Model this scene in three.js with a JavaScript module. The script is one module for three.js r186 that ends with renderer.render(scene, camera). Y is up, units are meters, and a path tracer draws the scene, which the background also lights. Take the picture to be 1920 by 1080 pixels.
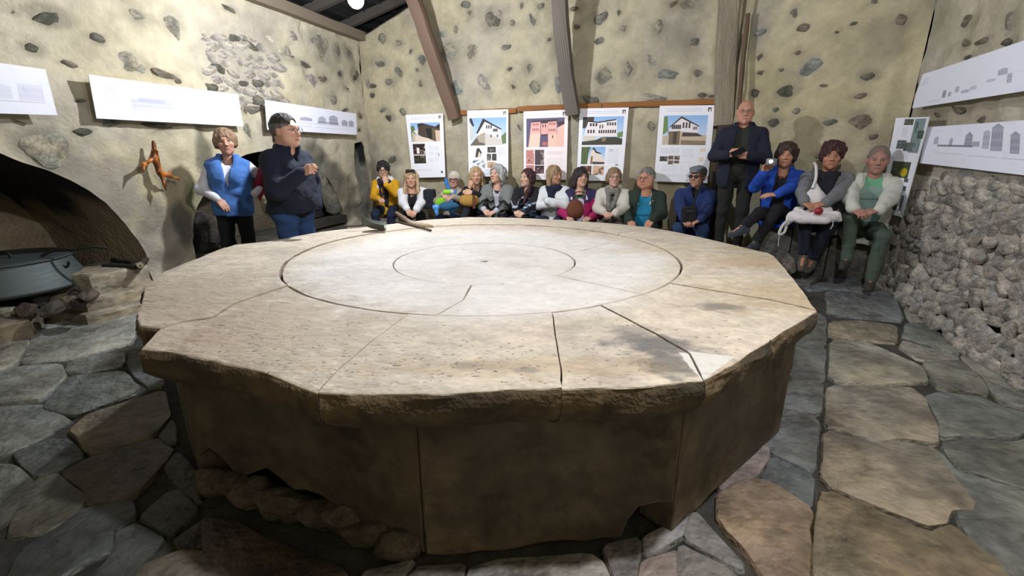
import * as THREE from 'three';
import { mergeGeometries, mergeVertices, toCreasedNormals } from 'three/addons/utils/BufferGeometryUtils.js';

// ---------------------------------------------------------------- camera, exposure, lamps
const H = 1.48, F = 865, TH = Math.atan(0.2971), CT = Math.cos(TH), ST = Math.sin(TH);
const scene = new THREE.Scene();
scene.background = new THREE.Color(0x000000);
const camera = new THREE.PerspectiveCamera(2 * Math.atan(540 / F) * 180 / Math.PI, 16 / 9, 0.05, 60);
camera.position.set(0, H, 0); camera.rotation.x = -TH;
scene.add(camera);
const renderer = new THREE.WebGLRenderer({ antialias: true });
renderer.toneMapping = THREE.LinearToneMapping;
renderer.toneMappingExposure = 1.0;
renderer.shadowMap.enabled = true;
const LAMPS = [
  // x, y, distance, candela, colour, length of the cable above the bulb
  [-1.49, 2.86, 5.0, 27, 0xf4f7ff, 0.75],
  [0.5, 3.3, 2.9, 4.5, 0xfafaff, 0.8],
  [1.05, 3.25, 1.0, 22.5, 0xfafaff, 0.7],
];

// ---------------------------------------------------------------- small helpers
const V = (x, y, z) => new THREE.Vector3(x, y, z);
function rng(seed) { let a = seed >>> 0; return () => { a = (a + 0x6d2b79f5) | 0; let t = Math.imul(a ^ (a >>> 15), 1 | a); t = (t + Math.imul(t ^ (t >>> 7), 61 | t)) ^ t; return ((t ^ (t >>> 14)) >>> 0) / 4294967296; }; }
const clamp = (x, a = 0, b = 1) => Math.min(b, Math.max(a, x));
const sstep = (a, b, x) => { const t = clamp((x - a) / (b - a)); return t * t * (3 - 2 * t); };
const lerp = (a, b, t) => a + (b - a) * t;
function hsh(x, y, z) { let h = Math.imul(x, 374761393) ^ Math.imul(y, 668265263) ^ Math.imul(z, 1274126177); h = Math.imul(h ^ (h >>> 13), 1274126177); return ((h ^ (h >>> 16)) >>> 0) / 4294967296; }
function vn(x, y, z = 0) {
  const X = Math.floor(x), Y = Math.floor(y), Z = Math.floor(z); let u = x - X, v = y - Y, w = z - Z;
  u = u * u * (3 - 2 * u); v = v * v * (3 - 2 * v); w = w * w * (3 - 2 * w);
  const a = lerp(lerp(hsh(X, Y, Z), hsh(X + 1, Y, Z), u), lerp(hsh(X, Y + 1, Z), hsh(X + 1, Y + 1, Z), u), v);
  const b = lerp(lerp(hsh(X, Y, Z + 1), hsh(X + 1, Y, Z + 1), u), lerp(hsh(X, Y + 1, Z + 1), hsh(X + 1, Y + 1, Z + 1), u), v);
  return lerp(a, b, w);
}
function fbm(x, y, z = 0, o = 4) { let s = 0, a = 0.5, t = 0; for (let i = 0; i < o; i++) { s += a * vn(x, y, z); t += a; x *= 2.03; y *= 2.03; z *= 2.03; a *= 0.5; } return s / t; }
const names = {};
function numbered(n) { const k = names[n] || 0; names[n] = k + 1; return k ? n + '_' + String(k).padStart(3, '0') : n; }
function ray(px, py) { const X = px - 960, up = 540 - py; return V(X, up * CT - F * ST, -(F * CT + up * ST)); }
function ptY(px, py, y) { const r = ray(px, py); return r.multiplyScalar((y - H) / r.y).add(V(0, H, 0)); }
function ptD(px, py, d) { const r = ray(px, py); return r.multiplyScalar(-d / r.z).add(V(0, H, 0)); }
const col = (h) => new THREE.Color(h);
function shadow(o) { o.castShadow = true; o.receiveShadow = true; return o; }
function mesh(name, geo, mat, parent = scene) {
  const m = shadow(new THREE.Mesh(geo, mat)); m.name = parent === scene ? numbered(name) : name; parent.add(m); return m;
}
function tag(o, label, category, group) { o.userData.label = label; o.userData.category = category; if (group) o.userData.group = group; return o; }
function struct(o) { o.userData.kind = 'structure'; return o; }
function thing(name, label, category, pos = V(0, 0, 0), group) {
  const g = new THREE.Group(); g.name = numbered(name); g.position.copy(pos); scene.add(g); return tag(g, label, category, group);
}
function geoOf(pos, idx, uv, color) {
  const g = new THREE.BufferGeometry(); g.setAttribute('position', new THREE.Float32BufferAttribute(pos, 3));
  if (uv) g.setAttribute('uv', new THREE.Float32BufferAttribute(uv, 2));
  if (color) g.setAttribute('color', new THREE.Float32BufferAttribute(color, 3));
  if (idx) g.setIndex(idx); g.computeVertexNormals(); return g;
}

// ---------------------------------------------------------------- procedural textures (grain and relief only)
function tvn(x, y, p, s) {
  const X = Math.floor(x), Y = Math.floor(y); let u = x - X, v = y - Y; u = u * u * (3 - 2 * u); v = v * v * (3 - 2 * v);
  const m = (k) => ((k % p) + p) % p, a = m(X), b = m(X + 1), c = m(Y), d = m(Y + 1);
  return lerp(lerp(hsh(a, c, s), hsh(b, c, s), u), lerp(hsh(a, d, s), hsh(b, d, s), u), v);
}
function tfbm(x, y, p, s, o) { let r = 0, a = 0.5, t = 0; for (let i = 0; i < o; i++) { r += a * tvn(x, y, p, s + i); t += a; x *= 2; y *= 2; p *= 2; a *= 0.55; } return r / t; }
function dataTex(n, fn, srgb) {
  const d = new Uint8Array(n * n * 4);
  for (let j = 0; j < n; j++) for (let i = 0; i < n; i++) { const c = fn(i / n, j / n), k = (j * n + i) * 4; if (typeof c === 'number') d[k] = d[k + 1] = d[k + 2] = clamp(c) * 255; else { d[k] = clamp(c[0]) * 255; d[k + 1] = clamp(c[1]) * 255; d[k + 2] = clamp(c[2]) * 255; } d[k + 3] = 255; }
  const t = new THREE.DataTexture(d, n, n); t.wrapS = t.wrapT = THREE.RepeatWrapping; t.magFilter = THREE.LinearFilter; t.minFilter = THREE.LinearMipmapLinearFilter; t.generateMipmaps = true;
  if (srgb) t.colorSpace = THREE.SRGBColorSpace; t.needsUpdate = true; return t;
}
const TEX = {
  stoneBump: dataTex(512, (u, v) => { const a = tfbm(u * 7, v * 7, 7, 11, 6), p = tfbm(u * 5, v * 11, 5, 31, 4); return 0.6 * a + 0.55 * Math.abs(p - 0.5) + 0.2 * tfbm(u * 50, v * 50, 50, 37, 2); }),
  pitBump: dataTex(512, (u, v) => { const a = tfbm(u * 12, v * 24, 12, 51, 5), p = tfbm(u * 30, v * 60, 30, 71, 2); return 0.2 + a * 0.75 - 0.12 * sstep(0.6, 0.9, p); }),
  stoneTone: dataTex(512, (u, v) => { const a = tfbm(u * 5, v * 5, 5, 91, 6), b = tfbm(u * 24, v * 24, 24, 95, 3); const c = tfbm(u * 11, v * 17, 11, 97, 4), k = 0.55 + 0.5 * a + 0.3 * (b - 0.5) - 0.12 * sstep(0.54, 0.75, c); const w = tfbm(u * 3, v * 3, 3, 99, 4) - 0.5; return [k * (1 + 0.10 * w), k, k * (1 - 0.16 * w)]; }, true),
  plasterBump: dataTex(512, (u, v) => 0.55 * tfbm(u * 6, v * 6, 6, 131, 6) + 0.45 * tfbm(u * 40, v * 40, 40, 141, 3)),
  plasterTone: dataTex(512, (u, v) => { const a = tfbm(u * 4, v * 4, 4, 151, 6), b = tfbm(u * 30, v * 30, 30, 161, 3); const k = 0.72 + 0.3 * a + 0.1 * (b - 0.5); return [k, k * (0.995), k * 0.985]; }, true),
  woodBump: dataTex(256, (u, v) => tfbm(u * 3, v * 40, 3, 201, 4)),
  woodTone: dataTex(256, (u, v) => { const a = tfbm(u * 2, v * 26, 2, 211, 5); const k = 0.55 + 0.55 * a; return [k, k * 0.98, k * 0.95]; }, true),
  hair: dataTex(256, (u, v) => 0.7 * tfbm(u * 36, v * 3, 36, 401, 3) + 0.3 * tfbm(u * 9, v * 2, 9, 411, 3)),
  cloth: dataTex(256, (u, v) => 0.5 + 0.2 * Math.sin(u * 2 * Math.PI * 32) * Math.sin(v * 2 * Math.PI * 32) + 0.5 * (tfbm(u * 6, v * 6, 6, 301, 4) - 0.5)),
};
function rep(t, r, r2 = r) { const c = t.clone(); c.repeat.set(r, r2); c.needsUpdate = true; return c; }
function M(color, rough = 0.85, o = {}) { return new THREE.MeshStandardMaterial({ color: typeof color === 'number' ? col(color) : color, roughness: rough, ...o }); }
const stoneMats = {};
const B1 = rep(TEX.stoneBump, 1.6), T1 = rep(TEX.stoneTone, 0.9), B2 = rep(TEX.stoneBump, 0.6);
function stoneMat(hex, rough = 0.8) { return stoneMats[hex + '_' + rough] ||= M(hex, rough, { map: T1, bumpMap: B1, bumpScale: 0.01 }); }
const WB = rep(TEX.woodBump, 1), WT = rep(TEX.woodTone, 1), woodMats = {};
function woodMat(hex, rough = 0.8) { return woodMats[hex] ||= M(hex, rough, { map: WT, bumpMap: WB, bumpScale: 0.004 }); }

// lamps: a bare bulb on a cable under the roof, each with its own light
LAMPS.forEach(([x, y, d, cd, c, len], i) => {
  const g = thing('hanging_lamp', ['bare glowing bulb hanging under the dark roof boards above the left corner', 'bare glowing bulb hanging high over the middle of the stone table', 'bare glowing bulb hanging high over the near edge of the stone table'][i], 'lamp', V(x, y, -d));
  mesh('bulb', new THREE.SphereGeometry(0.075, 24, 16), new THREE.MeshStandardMaterial({ color: 0xffffff, emissive: c, emissiveIntensity: 9, roughness: 0.4 }), g);
  const s = mesh('socket', new THREE.LatheGeometry([[0.0, 0.155], [0.012, 0.15], [0.022, 0.135], [0.026, 0.085], [0.03, 0.068], [0, 0.068]].map((p) => new THREE.Vector2(...p)), 16), M(0x1a1a1a, 0.5), g);
  mesh('cable', new THREE.CylinderGeometry(0.004, 0.004, len, 8).translate(0, len / 2 + 0.12, 0), M(0x151515, 0.6), g);
  const L = new THREE.PointLight(c, cd, 0, 2); L.castShadow = true; L.shadow.radius = 3; L.shadow.bias = -0.001; g.add(L);
});
// ---------------------------------------------------------------- the room shell
const DIRT = M(0x4d4a43, 0.95, { map: T1, bumpMap: B1, bumpScale: 0.02 });
function floorH(x, d) { return 0.13 * sstep(3.4, 4.6, d) * sstep(1.7, 2.5, x); }
function ptFloor(px, py) { let y = 0, p; for (let i = 0; i < 6; i++) { p = ptY(px, py, y); y = floorH(p.x, -p.z); } return p; }
{
  const pos = [], idx = [], uv = [], nx = 90, nz = 110, x0 = -6.8, x1 = 5.2, d0 = -2.2, d1 = 9.2;
  for (let j = 0; j <= nz; j++) for (let i = 0; i <= nx; i++) { const x = lerp(x0, x1, i / nx), d = lerp(d0, d1, j / nz); pos.push(x, floorH(x, d) - 0.016 + 0.02 * (fbm(x * 5, d * 5, 3) - 0.5), -d); uv.push(x, d); }
  for (let j = 0; j < nz; j++) for (let i = 0; i < nx; i++) { const a = j * (nx + 1) + i, b = a + 1, c = a + nx + 1, e = c + 1; idx.push(a, b, c, b, e, c); }
  const g = geoOf(pos, idx, uv);
  const slab = new THREE.BoxGeometry(x1 - x0, 0.3, d1 - d0).translate((x0 + x1) / 2, -0.25, -(d0 + d1) / 2);
  struct(mesh('floor', mergeGeometries([g, slab]), DIRT));
}
const floor = scene.getObjectByName('floor');

class Wall {
  constructor(A, B, inside) { this.A = A; this.B = B; const e = [B[0] - A[0], B[1] - A[1]]; this.L = Math.hypot(...e); this.e = [e[0] / this.L, e[1] / this.L]; let n = [-this.e[1], this.e[0]]; if (n[0] * (inside[0] - A[0]) + n[1] * (inside[1] - A[1]) < 0) n = [-n[0], -n[1]]; this.n = n; this.N = V(n[0], 0, -n[1]); this.E = V(this.e[0], 0, -this.e[1]); }
  at(u, v, o = 0) { return V(this.A[0] + this.e[0] * u + this.n[0] * o, v, -(this.A[1] + this.e[1] * u + this.n[1] * o)); }
  px(px, py, o = 0) { const r = ray(px, py); const ax = this.A[0] + this.n[0] * o, ad = this.A[1] + this.n[1] * o; const k = (ax * this.n[0] + ad * this.n[1]) / (r.x * this.n[0] - r.z * this.n[1]); return r.multiplyScalar(k).add(V(0, H, 0)); }
  uv(px, py) { const p = this.px(px, py); return [(p.x - this.A[0]) * this.e[0] + (-p.z - this.A[1]) * this.e[1], p.y]; }
}
const C1 = [-2.51, 8.39], C2 = [4.085, 5.05], PE = [2.85, 6.441], PF = [2.85, 6.2], MID = [0, 3];
const LW = new Wall([C1[0] - 0.3057 * 9.89, -1.5], C1, MID), BW = new Wall(C1, PE, MID), BW2 = new Wall(PF, C2, MID), RW = new Wall(C2, [C2[0] - 0.268 * 6.55, -1.5], MID);
const FW = new Wall([RW.B[0], -1.5], [LW.A[0], -1.5], MID);
const amp = (W, u, v) => { const x = u + W.A[0] * 7, k = W === LW ? 1.25 : W === RW ? 1.5 : 0.8; return k * (0.06 * (fbm(x * 1.1, v * 1.1, 1, 3) - 0.5) + 0.035 * (fbm(x * 6, v * 6, 2, 3) - 0.5) - 0.02 * sstep(0.6, 0.75, fbm(x * 3.5, v * 4, 7, 2))); };
function inPoly(P, u, v) { let c = false; for (let i = 0, j = P.length - 1; i < P.length; j = i++) { const a = P[i], b = P[j]; if ((a[1] > v) !== (b[1] > v) && u < (b[0] - a[0]) * (v - a[1]) / (b[1] - a[1]) + a[0]) c = !c; } return c; }
function nearLine(P, u, v) { let best = 1e9, r = null; for (let i = 0; i < P.length - 1; i++) { const [ax, ay] = P[i], [bx, by] = P[i + 1], dx = bx - ax, dy = by - ay; const t = clamp(((u - ax) * dx + (v - ay) * dy) / (dx * dx + dy * dy)); const x = ax + dx * t, y = ay + dy * t, d = Math.hypot(u - x, v - y); if (d < best) { best = d; r = [x, y]; } } return [best, r]; }
const PB = rep(TEX.plasterBump, 1.1), PT = rep(TEX.plasterTone, 0.6);
const plaster = M(0xffffff, 0.94, { map: PT, bumpMap: PB, bumpScale: 0.012, vertexColors: true });
// patches of other colour on the plaster, stains, cement and sooty marks among them: [wall point u, v, radii, colour, strength]
function blobs(W, list) { return list.map(([px, py, rx, ry, c, k]) => { const [u, v] = W.uv(px, py), q = W.uv(px + rx, py), q2 = W.uv(px, py + ry); return { u, v, ru: Math.abs(q[0] - u), rv: Math.abs(q2[1] - v), c: col(c), k }; }); }
function plasterColor(W, base, bl) {
  const b = col(base), warm = col(0xcdc09a), grey = col(0xb2ada3);
  return (u, v) => {
    const x = u + W.A[0] * 7, c = b.clone().lerp(warm, 0.6 * sstep(0.45, 0.75, fbm(x * 0.8, v * 0.9, 5)) * (v < 2.2 ? 1 : 0.6)).lerp(grey, 0.55 * sstep(0.5, 0.72, fbm(x * 1.7, v * 1.7, 9)));
    c.multiplyScalar(0.9 + 0.2 * fbm(x * 9, v * 9, 4, 3));
    for (const s of bl) { let q = Math.hypot((u - s.u) / s.ru, (v - s.v) / s.rv); if (q > 1.65) continue; q += 0.9 * (fbm(x * 5, v * 5, 21) - 0.5); if (q < 1.15) c.lerp(s.c, s.k * sstep(1.15, 0.55, q)); }
    return c;
  };
}
function wallMesh(name, W, top, color, holes = [], cell = 0.04) {
  const nu = Math.ceil(W.L / cell), nv = Math.ceil(3.3 / cell), pos = [], uv = [], cl = [], idx = [], tg = [];
  for (let j = 0; j <= nv; j++) for (let i = 0; i <= nu; i++) {
    let u = i / nu * W.L, v = j / nv * top(u);
    for (const h of holes) { const [d, q] = nearLine(h.line, u, v); if (d < cell * 0.8) [u, v] = q; }
    const p = W.at(u, v, amp(W, u, v)); pos.push(p.x, p.y, p.z); uv.push(u, v); const c = color(u, v); cl.push(c.r, c.g, c.b); tg.push([u, v]);
  }
  for (let j = 0; j < nv; j++) for (let i = 0; i < nu; i++) {
    const a = j * (nu + 1) + i, q = [a, a + 1, a + nu + 2, a + nu + 1]; let cu = 0, cv = 0; for (const k of q) { cu += tg[k][0] / 4; cv += tg[k][1] / 4; }
    if (holes.some((h) => inPoly(h.line, cu, cv))) continue;
    idx.push(q[0], q[1], q[2], q[0], q[2], q[3]);
  }
  // thickness: outer face and the top edge
  const t = 1.6, k0 = pos.length / 3, tops = [];
  const add = (p, u, v) => { pos.push(p.x, p.y, p.z); uv.push(u, v); cl.push(0.3, 0.28, 0.24); return pos.length / 3 - 1; };
  const n = 24; for (let i = 0; i <= n; i++) { const u = i / n * W.L; tops.push([add(W.at(u, top(u), 0.02), u, 0), add(W.at(u, top(u), -t), u, t), add(W.at(u, 0, -t), u, 3)]); }
  for (let i = 0; i < n; i++) { const [a, b, c] = tops[i], [d, e, f] = tops[i + 1]; idx.push(a, d, b, d, e, b, b, e, c, e, f, c); }
  const m = struct(mesh(name, geoOf(pos, idx, uv, cl), plaster));
  plaster.side = THREE.DoubleSide; return m;
}
const ST_LW = [[95, 30, 56, 26, 'd', 0.5], [58, 92, 34, 18, 'd', 0.3], [182, 72, 26, 16, 'd'], [270, 35, 36, 20, 'g'], [325, 45, 30, 44, 'g'], [248, 122, 52, 34, 'g'], [310, 140, 34, 14, 'r'], [330, 150, 18, 12, 'r'], [155, 246, 34, 14, 'd'], [205, 228, 36, 18, 'b'], [80, 278, 78, 60, 'g'], [430, 18, 22, 10, 'd'], [600, 85, 26, 44, 'g'], [632, 98, 10, 22, 'd'], [652, 100, 15, 20, 'g'], [565, 118, 28, 11, 'd', -0.2], [603, 147, 18, 14, 'r'], [638, 139, 9, 13, 'd'], [667, 142, 13, 19, 'd'], [650, 167, 6, 8, 'd'], [623, 186, 11, 18, 'g'], [648, 206, 12, 7, 'd'], [673, 216, 10, 12, 'r'], [604, 340, 22, 40, 'd', 0.6], [620, 372, 26, 52, 'd', 0.5], [458, 205, 14, 18, 'r'], [466, 250, 14, 26, 'g'], [672, 243, 7, 10, 'd'], [30, 230, 26, 10, 'r'], [130, 120, 30, 10, 'r'], [20, 20, 30, 14, 'g'], [150, 190, 22, 9, 'r'], [262, 210, 40, 12, 'g'], [300, 236, 46, 10, 'd'], [538, 100, 14, 22, 'g'], [548, 66, 16, 18, 'l'], [585, 150, 20, 26, 'l']];
const ST_BW = [[718, 72, 14, 16], [748, 82, 17, 15], [713, 117, 26, 17], [770, 97, 7, 13], [792, 112, 16, 20], [748, 134, 12, 26, 'g', 0.6], [728, 153, 17, 15], [698, 160, 14, 9, 'd'], [792, 158, 12, 13], [783, 133, 10, 10], [730, 220, 15, 14, 'd'], [757, 210, 13, 11], [698, 178, 9, 11, 'd'], [690, 154, 10, 22, 'l'], [830, 65, 17, 17, 'b'], [842, 97, 28, 32, 'g'], [855, 57, 10, 16], [858, 163, 20, 32, 'b'], [720, 205, 14, 10], [922, 40, 26, 34, 'd'], [936, 26, 14, 12, 'l'], [977, 11, 13, 15], [1012, 12, 14, 13], [961, 42, 13, 17], [998, 37, 17, 21], [885, 95, 18, 30], [882, 25, 12, 14], [948, 91, 17, 13], [908, 157, 18, 34, 'l'], [992, 126, 16, 22], [956, 129, 11, 8, 'r'], [1005, 163, 22, 20], [963, 163, 12, 11, 'r'], [1046, 155, 14, 34, 'b'], [1110, 187, 38, 20, 'd'], [1123, 34, 28, 22], [1161, 24, 10, 13], [1168, 53, 17, 18], [1234, 53, 22, 28], [1125, 77, 17, 14], [1296, 80, 23, 20], [1222, 114, 26, 24, 'l'], [1133, 143, 28, 32], [1177, 132, 18, 30], [1254, 141, 36, 20, 'b'], [1307, 138, 25, 22], [1215, 184, 50, 15, 'l'], [1319, 181, 22, 12, 'd'], [1299, 8, 40, 22], [1262, 8, 24, 12, 'r'], [1030, 75, 10, 7, 'r'], [1078, 16, 20, 12, 'r'], [1082, 50, 14, 10, 'r'], [815, 235, 12, 12], [735, 300, 30, 14, 'd', 0.3], [1332, 180, 14, 8], [975, 240, 8, 14], [1222, 236, 14, 18], [875, 8, 18, 12]];
const ST_BW2 = [[1489, 26, 15, 22, 'g', 0.5], [1508, 52, 24, 13, 'r'], [1427, 60, 26, 15, 'b'], [1497, 98, 14, 11, 'r'], [1523, 123, 36, 28, 'b', 0.5], [1628, 142, 32, 18, 'd', 0.1], [1478, 174, 36, 20, 'd'], [1540, 161, 32, 5, 'r', 0], [1615, 179, 30, 14, 'r'], [1415, 176, 22, 17, 'd'], [1494, 207, 18, 16], [1555, 229, 34, 12, 'g', 0.2], [1613, 226, 46, 30, 'r', 0.35], [1450, 229, 26, 19, 'd', 0.3], [1636, 256, 18, 11, 'r'], [1424, 107, 20, 12, 'r', 0.5], [1426, 136, 16, 10, 'r'], [1636, 4, 22, 12], [1689, 40, 30, 24, 'r'], [1600, 44, 16, 8], [1466, 130, 12, 10], [1455, 205, 14, 10, 'g'], [1540, 292, 26, 12, 'g'], [1570, 60, 10, 6, 'r']];
const ST_RW = [[1814, 40, 26, 18, 'r'], [1894, 42, 28, 26], [1846, 77, 24, 12, 'r'], [1813, 79, 18, 12, 'r'], [1894, 78, 20, 12, 'd'], [1768, 97, 16, 18, 'g'], [1817, 107, 14, 9, 'd'], [1800, 205, 30, 12, 'r'], [1846, 222, 24, 18, 'r', 0.6], [1722, 60, 10, 20, 'r'], [1716, 90, 14, 18, 'l'], [1708, 130, 10, 14, 'l'], [1760, 215, 20, 10, 'r']];
const halo = (L) => L.map(([x, y, w, h, k = 'g']) => [x, y, w * 0.85, h * 0.85, { g: 0xa39e8b, d: 0x858170, l: 0xc0b9a8, b: 0xa0a197, r: 0x9c907c }[k], 0.55]);
const arch = (uc, a, b, v0) => { const P = [[uc - a, -0.05], [uc - a, v0 * 0.5]]; for (let i = 0; i <= 28; i++) { const t = Math.PI * (1 - i / 28); const k = 1 + 0.03 * (vn(i * 0.9, uc * 3) - 0.5); P.push([uc + a * k * Math.cos(t), v0 + b * k * Math.sin(t)]); } P.push([uc + a, v0 * 0.5], [uc + a, -0.05]); return P; };
const hearth1 = { line: arch(4.68, 1.65, 1.24, 0.36), depth: 1.35 }, hearth2 = { line: arch(8.17, 1.32, 1.1, 0.39), depth: 0.85 };
const recess = { line: [[9.93, 0.98], [9.9, 1.3], [9.95, 1.6], [10.15, 1.63], [10.22, 1.55], [10.2, 1.2], [10.22, 0.95], [9.93, 0.98]], depth: 0.14 };
const lwBl = blobs(LW, [[85, 285, 60, 45, 0x77726a, 0.9], [130, 330, 60, 40, 0x8d877c, 0.8], [215, 370, 60, 70, 0xa09a8e, 0.85], [300, 440, 45, 70, 0x968f82, 0.85], [345, 420, 22, 45, 0x4b4944, 0.8], [385, 300, 18, 70, 0x4d5142, 0.75], [365, 370, 18, 30, 0x87916b, 0.7], [520, 215, 14, 60, 0x7d795f, 0.5], [590, 290, 22, 36, 0x5e5d54, 0.85], [615, 330, 30, 45, 0x57554e, 0.85], [650, 360, 26, 40, 0x76715f, 0.8], [640, 400, 60, 22, 0x6f6a60, 0.85], [682, 350, 14, 70, 0x6f6c66, 0.8], [450, 120, 80, 80, 0xbcb5a6, 0.7], [420, 40, 70, 40, 0xbab2a2, 0.5], [610, 90, 40, 40, 0xb0ab9c, 0.5], ...halo(ST_LW)]);
wallMesh('wall_left', LW, () => 3.24, plasterColor(LW, 0xccc4ac, lwBl), [hearth1, hearth2, recess], 0.036);
const gable = (u) => 3.24 + 0.37 * Math.min(u, BW.L - u + 2.9) + 0.05 * (fbm(u * 4, 1) - 0.5);
const bwBl = blobs(BW, [[700, 330, 16, 60, 0x8b8270, 0.7], [745, 380, 30, 30, 0x9c9076, 0.6], [990, 380, 200, 30, 0xbcad88, 0.5], [1360, 60, 22, 160, 0x8d8a72, 0.5], [1090, 150, 14, 150, 0x9a967e, 0.25], [1120, 190, 60, 12, 0xbdb48f, 0.5], ...halo(ST_BW)]);
wallMesh('wall_back', BW, gable, plasterColor(BW, 0xcec5a9, bwBl));
const bw2Bl = blobs(BW2, [[1450, 160, 60, 60, 0xa9a27e, 0.5], [1560, 200, 90, 40, 0xb3a987, 0.4], [1660, 60, 60, 60, 0xa39c84, 0.5], [1670, 220, 22, 90, 0xa49a7c, 0.5], [1430, 330, 40, 90, 0x93906f, 0.6], [1570, 460, 140, 60, 0x5a564d, 0.7], ...halo(ST_BW2)]);
wallMesh('wall_back_right', BW2, (u) => 4.6, plasterColor(BW2, 0xc6bd9f, bw2Bl));
wallMesh('wall_pier', new Wall([2.85, 6.45], [2.85, 6.15], [0, 6.3]), () => 4.6, plasterColor(BW, 0xc5bda2, []));
const rwBl = blobs(RW, [[1800, 470, 160, 200, 0xaea79b, 0.85], [1760, 60, 60, 50, 0xa8a78f, 0.6], [1860, 50, 50, 40, 0xb9b39e, 0.5], [1800, 215, 60, 30, 0xb2a88a, 0.5], ...halo(ST_RW)]);
wallMesh('wall_right', RW, (u) => 3.9, plasterColor(RW, 0xc6bfae, rwBl));
wallMesh('wall_front', FW, () => 5.2, plasterColor(FW, 0xc6bb9b, []), [], 0.12);
const wallLeft = scene.getObjectByName('wall_left'), wallBack = scene.getObjectByName('wall_back'), wallRear = scene.getObjectByName('wall_back_right'), wallRight = scene.getObjectByName('wall_right');

// linings of the two fireplaces and of the small recess: barrel and back, the fireplaces sooty above, the recess only darker above
const liningMat = M(0xffffff, 0.95, { map: PT, bumpMap: PB, bumpScale: 0.03, vertexColors: true, side: THREE.DoubleSide });
function lining(h, topTone, clay, lo = 0.4, hi = 0.78) {
  const pos = [], idx = [], uv = [], cl = [], n = 14, P = []; let arc = 0;
  for (let i = 0; i < h.line.length - 1; i++) { const a = h.line[i], b = h.line[i + 1], k = Math.max(1, Math.round(Math.hypot(b[0] - a[0], b[1] - a[1]) / 0.06)); for (let j = 0; j < k; j++) P.push([lerp(a[0], b[0], j / k), lerp(a[1], b[1], j / k)]); }
  P.push(h.line[h.line.length - 1]);
  const vmax = Math.max(...P.map((p) => p[1])), cS = col(topTone), cC = col(clay);
  const shade = (u, v, w) => { const s = sstep(lo, hi, v / vmax + 0.45 * (fbm(u * 3, v * 3, w * 3) - 0.5) - 0.05); const c = cC.clone().lerp(cS, s).multiplyScalar(0.8 + 0.4 * fbm(u * 7, v * 7, w * 7, 3)); cl.push(c.r, c.g, c.b); };
  for (let i = 0; i < P.length; i++) { if (i) arc += Math.hypot(P[i][0] - P[i - 1][0], P[i][1] - P[i - 1][1]); for (let j = 0; j <= n; j++) { const w = j / n * h.depth, k = 0.04 * (fbm(P[i][0] * 3, P[i][1] * 3, w * 4) - 0.5) * (j ? 1 : 0); const p = LW.at(P[i][0], P[i][1] + k, lerp(amp(LW, ...P[i]), 0, Math.min(1, j / 2)) - w); pos.push(p.x, p.y, p.z); uv.push(arc, w); shade(P[i][0], P[i][1], w); } }
  for (let i = 0; i < P.length - 1; i++) for (let j = 0; j < n; j++) { const a = i * (n + 1) + j; idx.push(a, a + n + 1, a + 1, a + n + 1, a + n + 2, a + 1); }
  const us = P.map((p) => p[0]), u0 = Math.min(...us), u1 = Math.max(...us), m = 26, k0 = pos.length / 3;
  for (let j = 0; j <= m; j++) for (let i = 0; i <= m; i++) { const u = lerp(u0 - 0.1, u1 + 0.1, i / m), v = lerp(-0.05, vmax + 0.1, j / m); const p = LW.at(u, v, -h.depth + 0.06 * (fbm(u * 4, v * 4, 8) - 0.5) + 0.02); pos.push(p.x, p.y, p.z); uv.push(u, v); shade(u, v, 9); }
  for (let j = 0; j < m; j++) for (let i = 0; i < m; i++) { const a = k0 + j * (m + 1) + i; idx.push(a, a + 1, a + m + 1, a + 1, a + m + 2, a + m + 1); }
  mesh('fireplace_lining', geoOf(pos, idx, uv, cl), liningMat, wallLeft);
}
lining(hearth1, 0x100f0e, 0xb3a288, 0.36, 0.64); lining(hearth2, 0x14120f, 0x6e6350); lining(recess, 0x1c1b1a, 0x8b877c, 0.74, 0.86);

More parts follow.
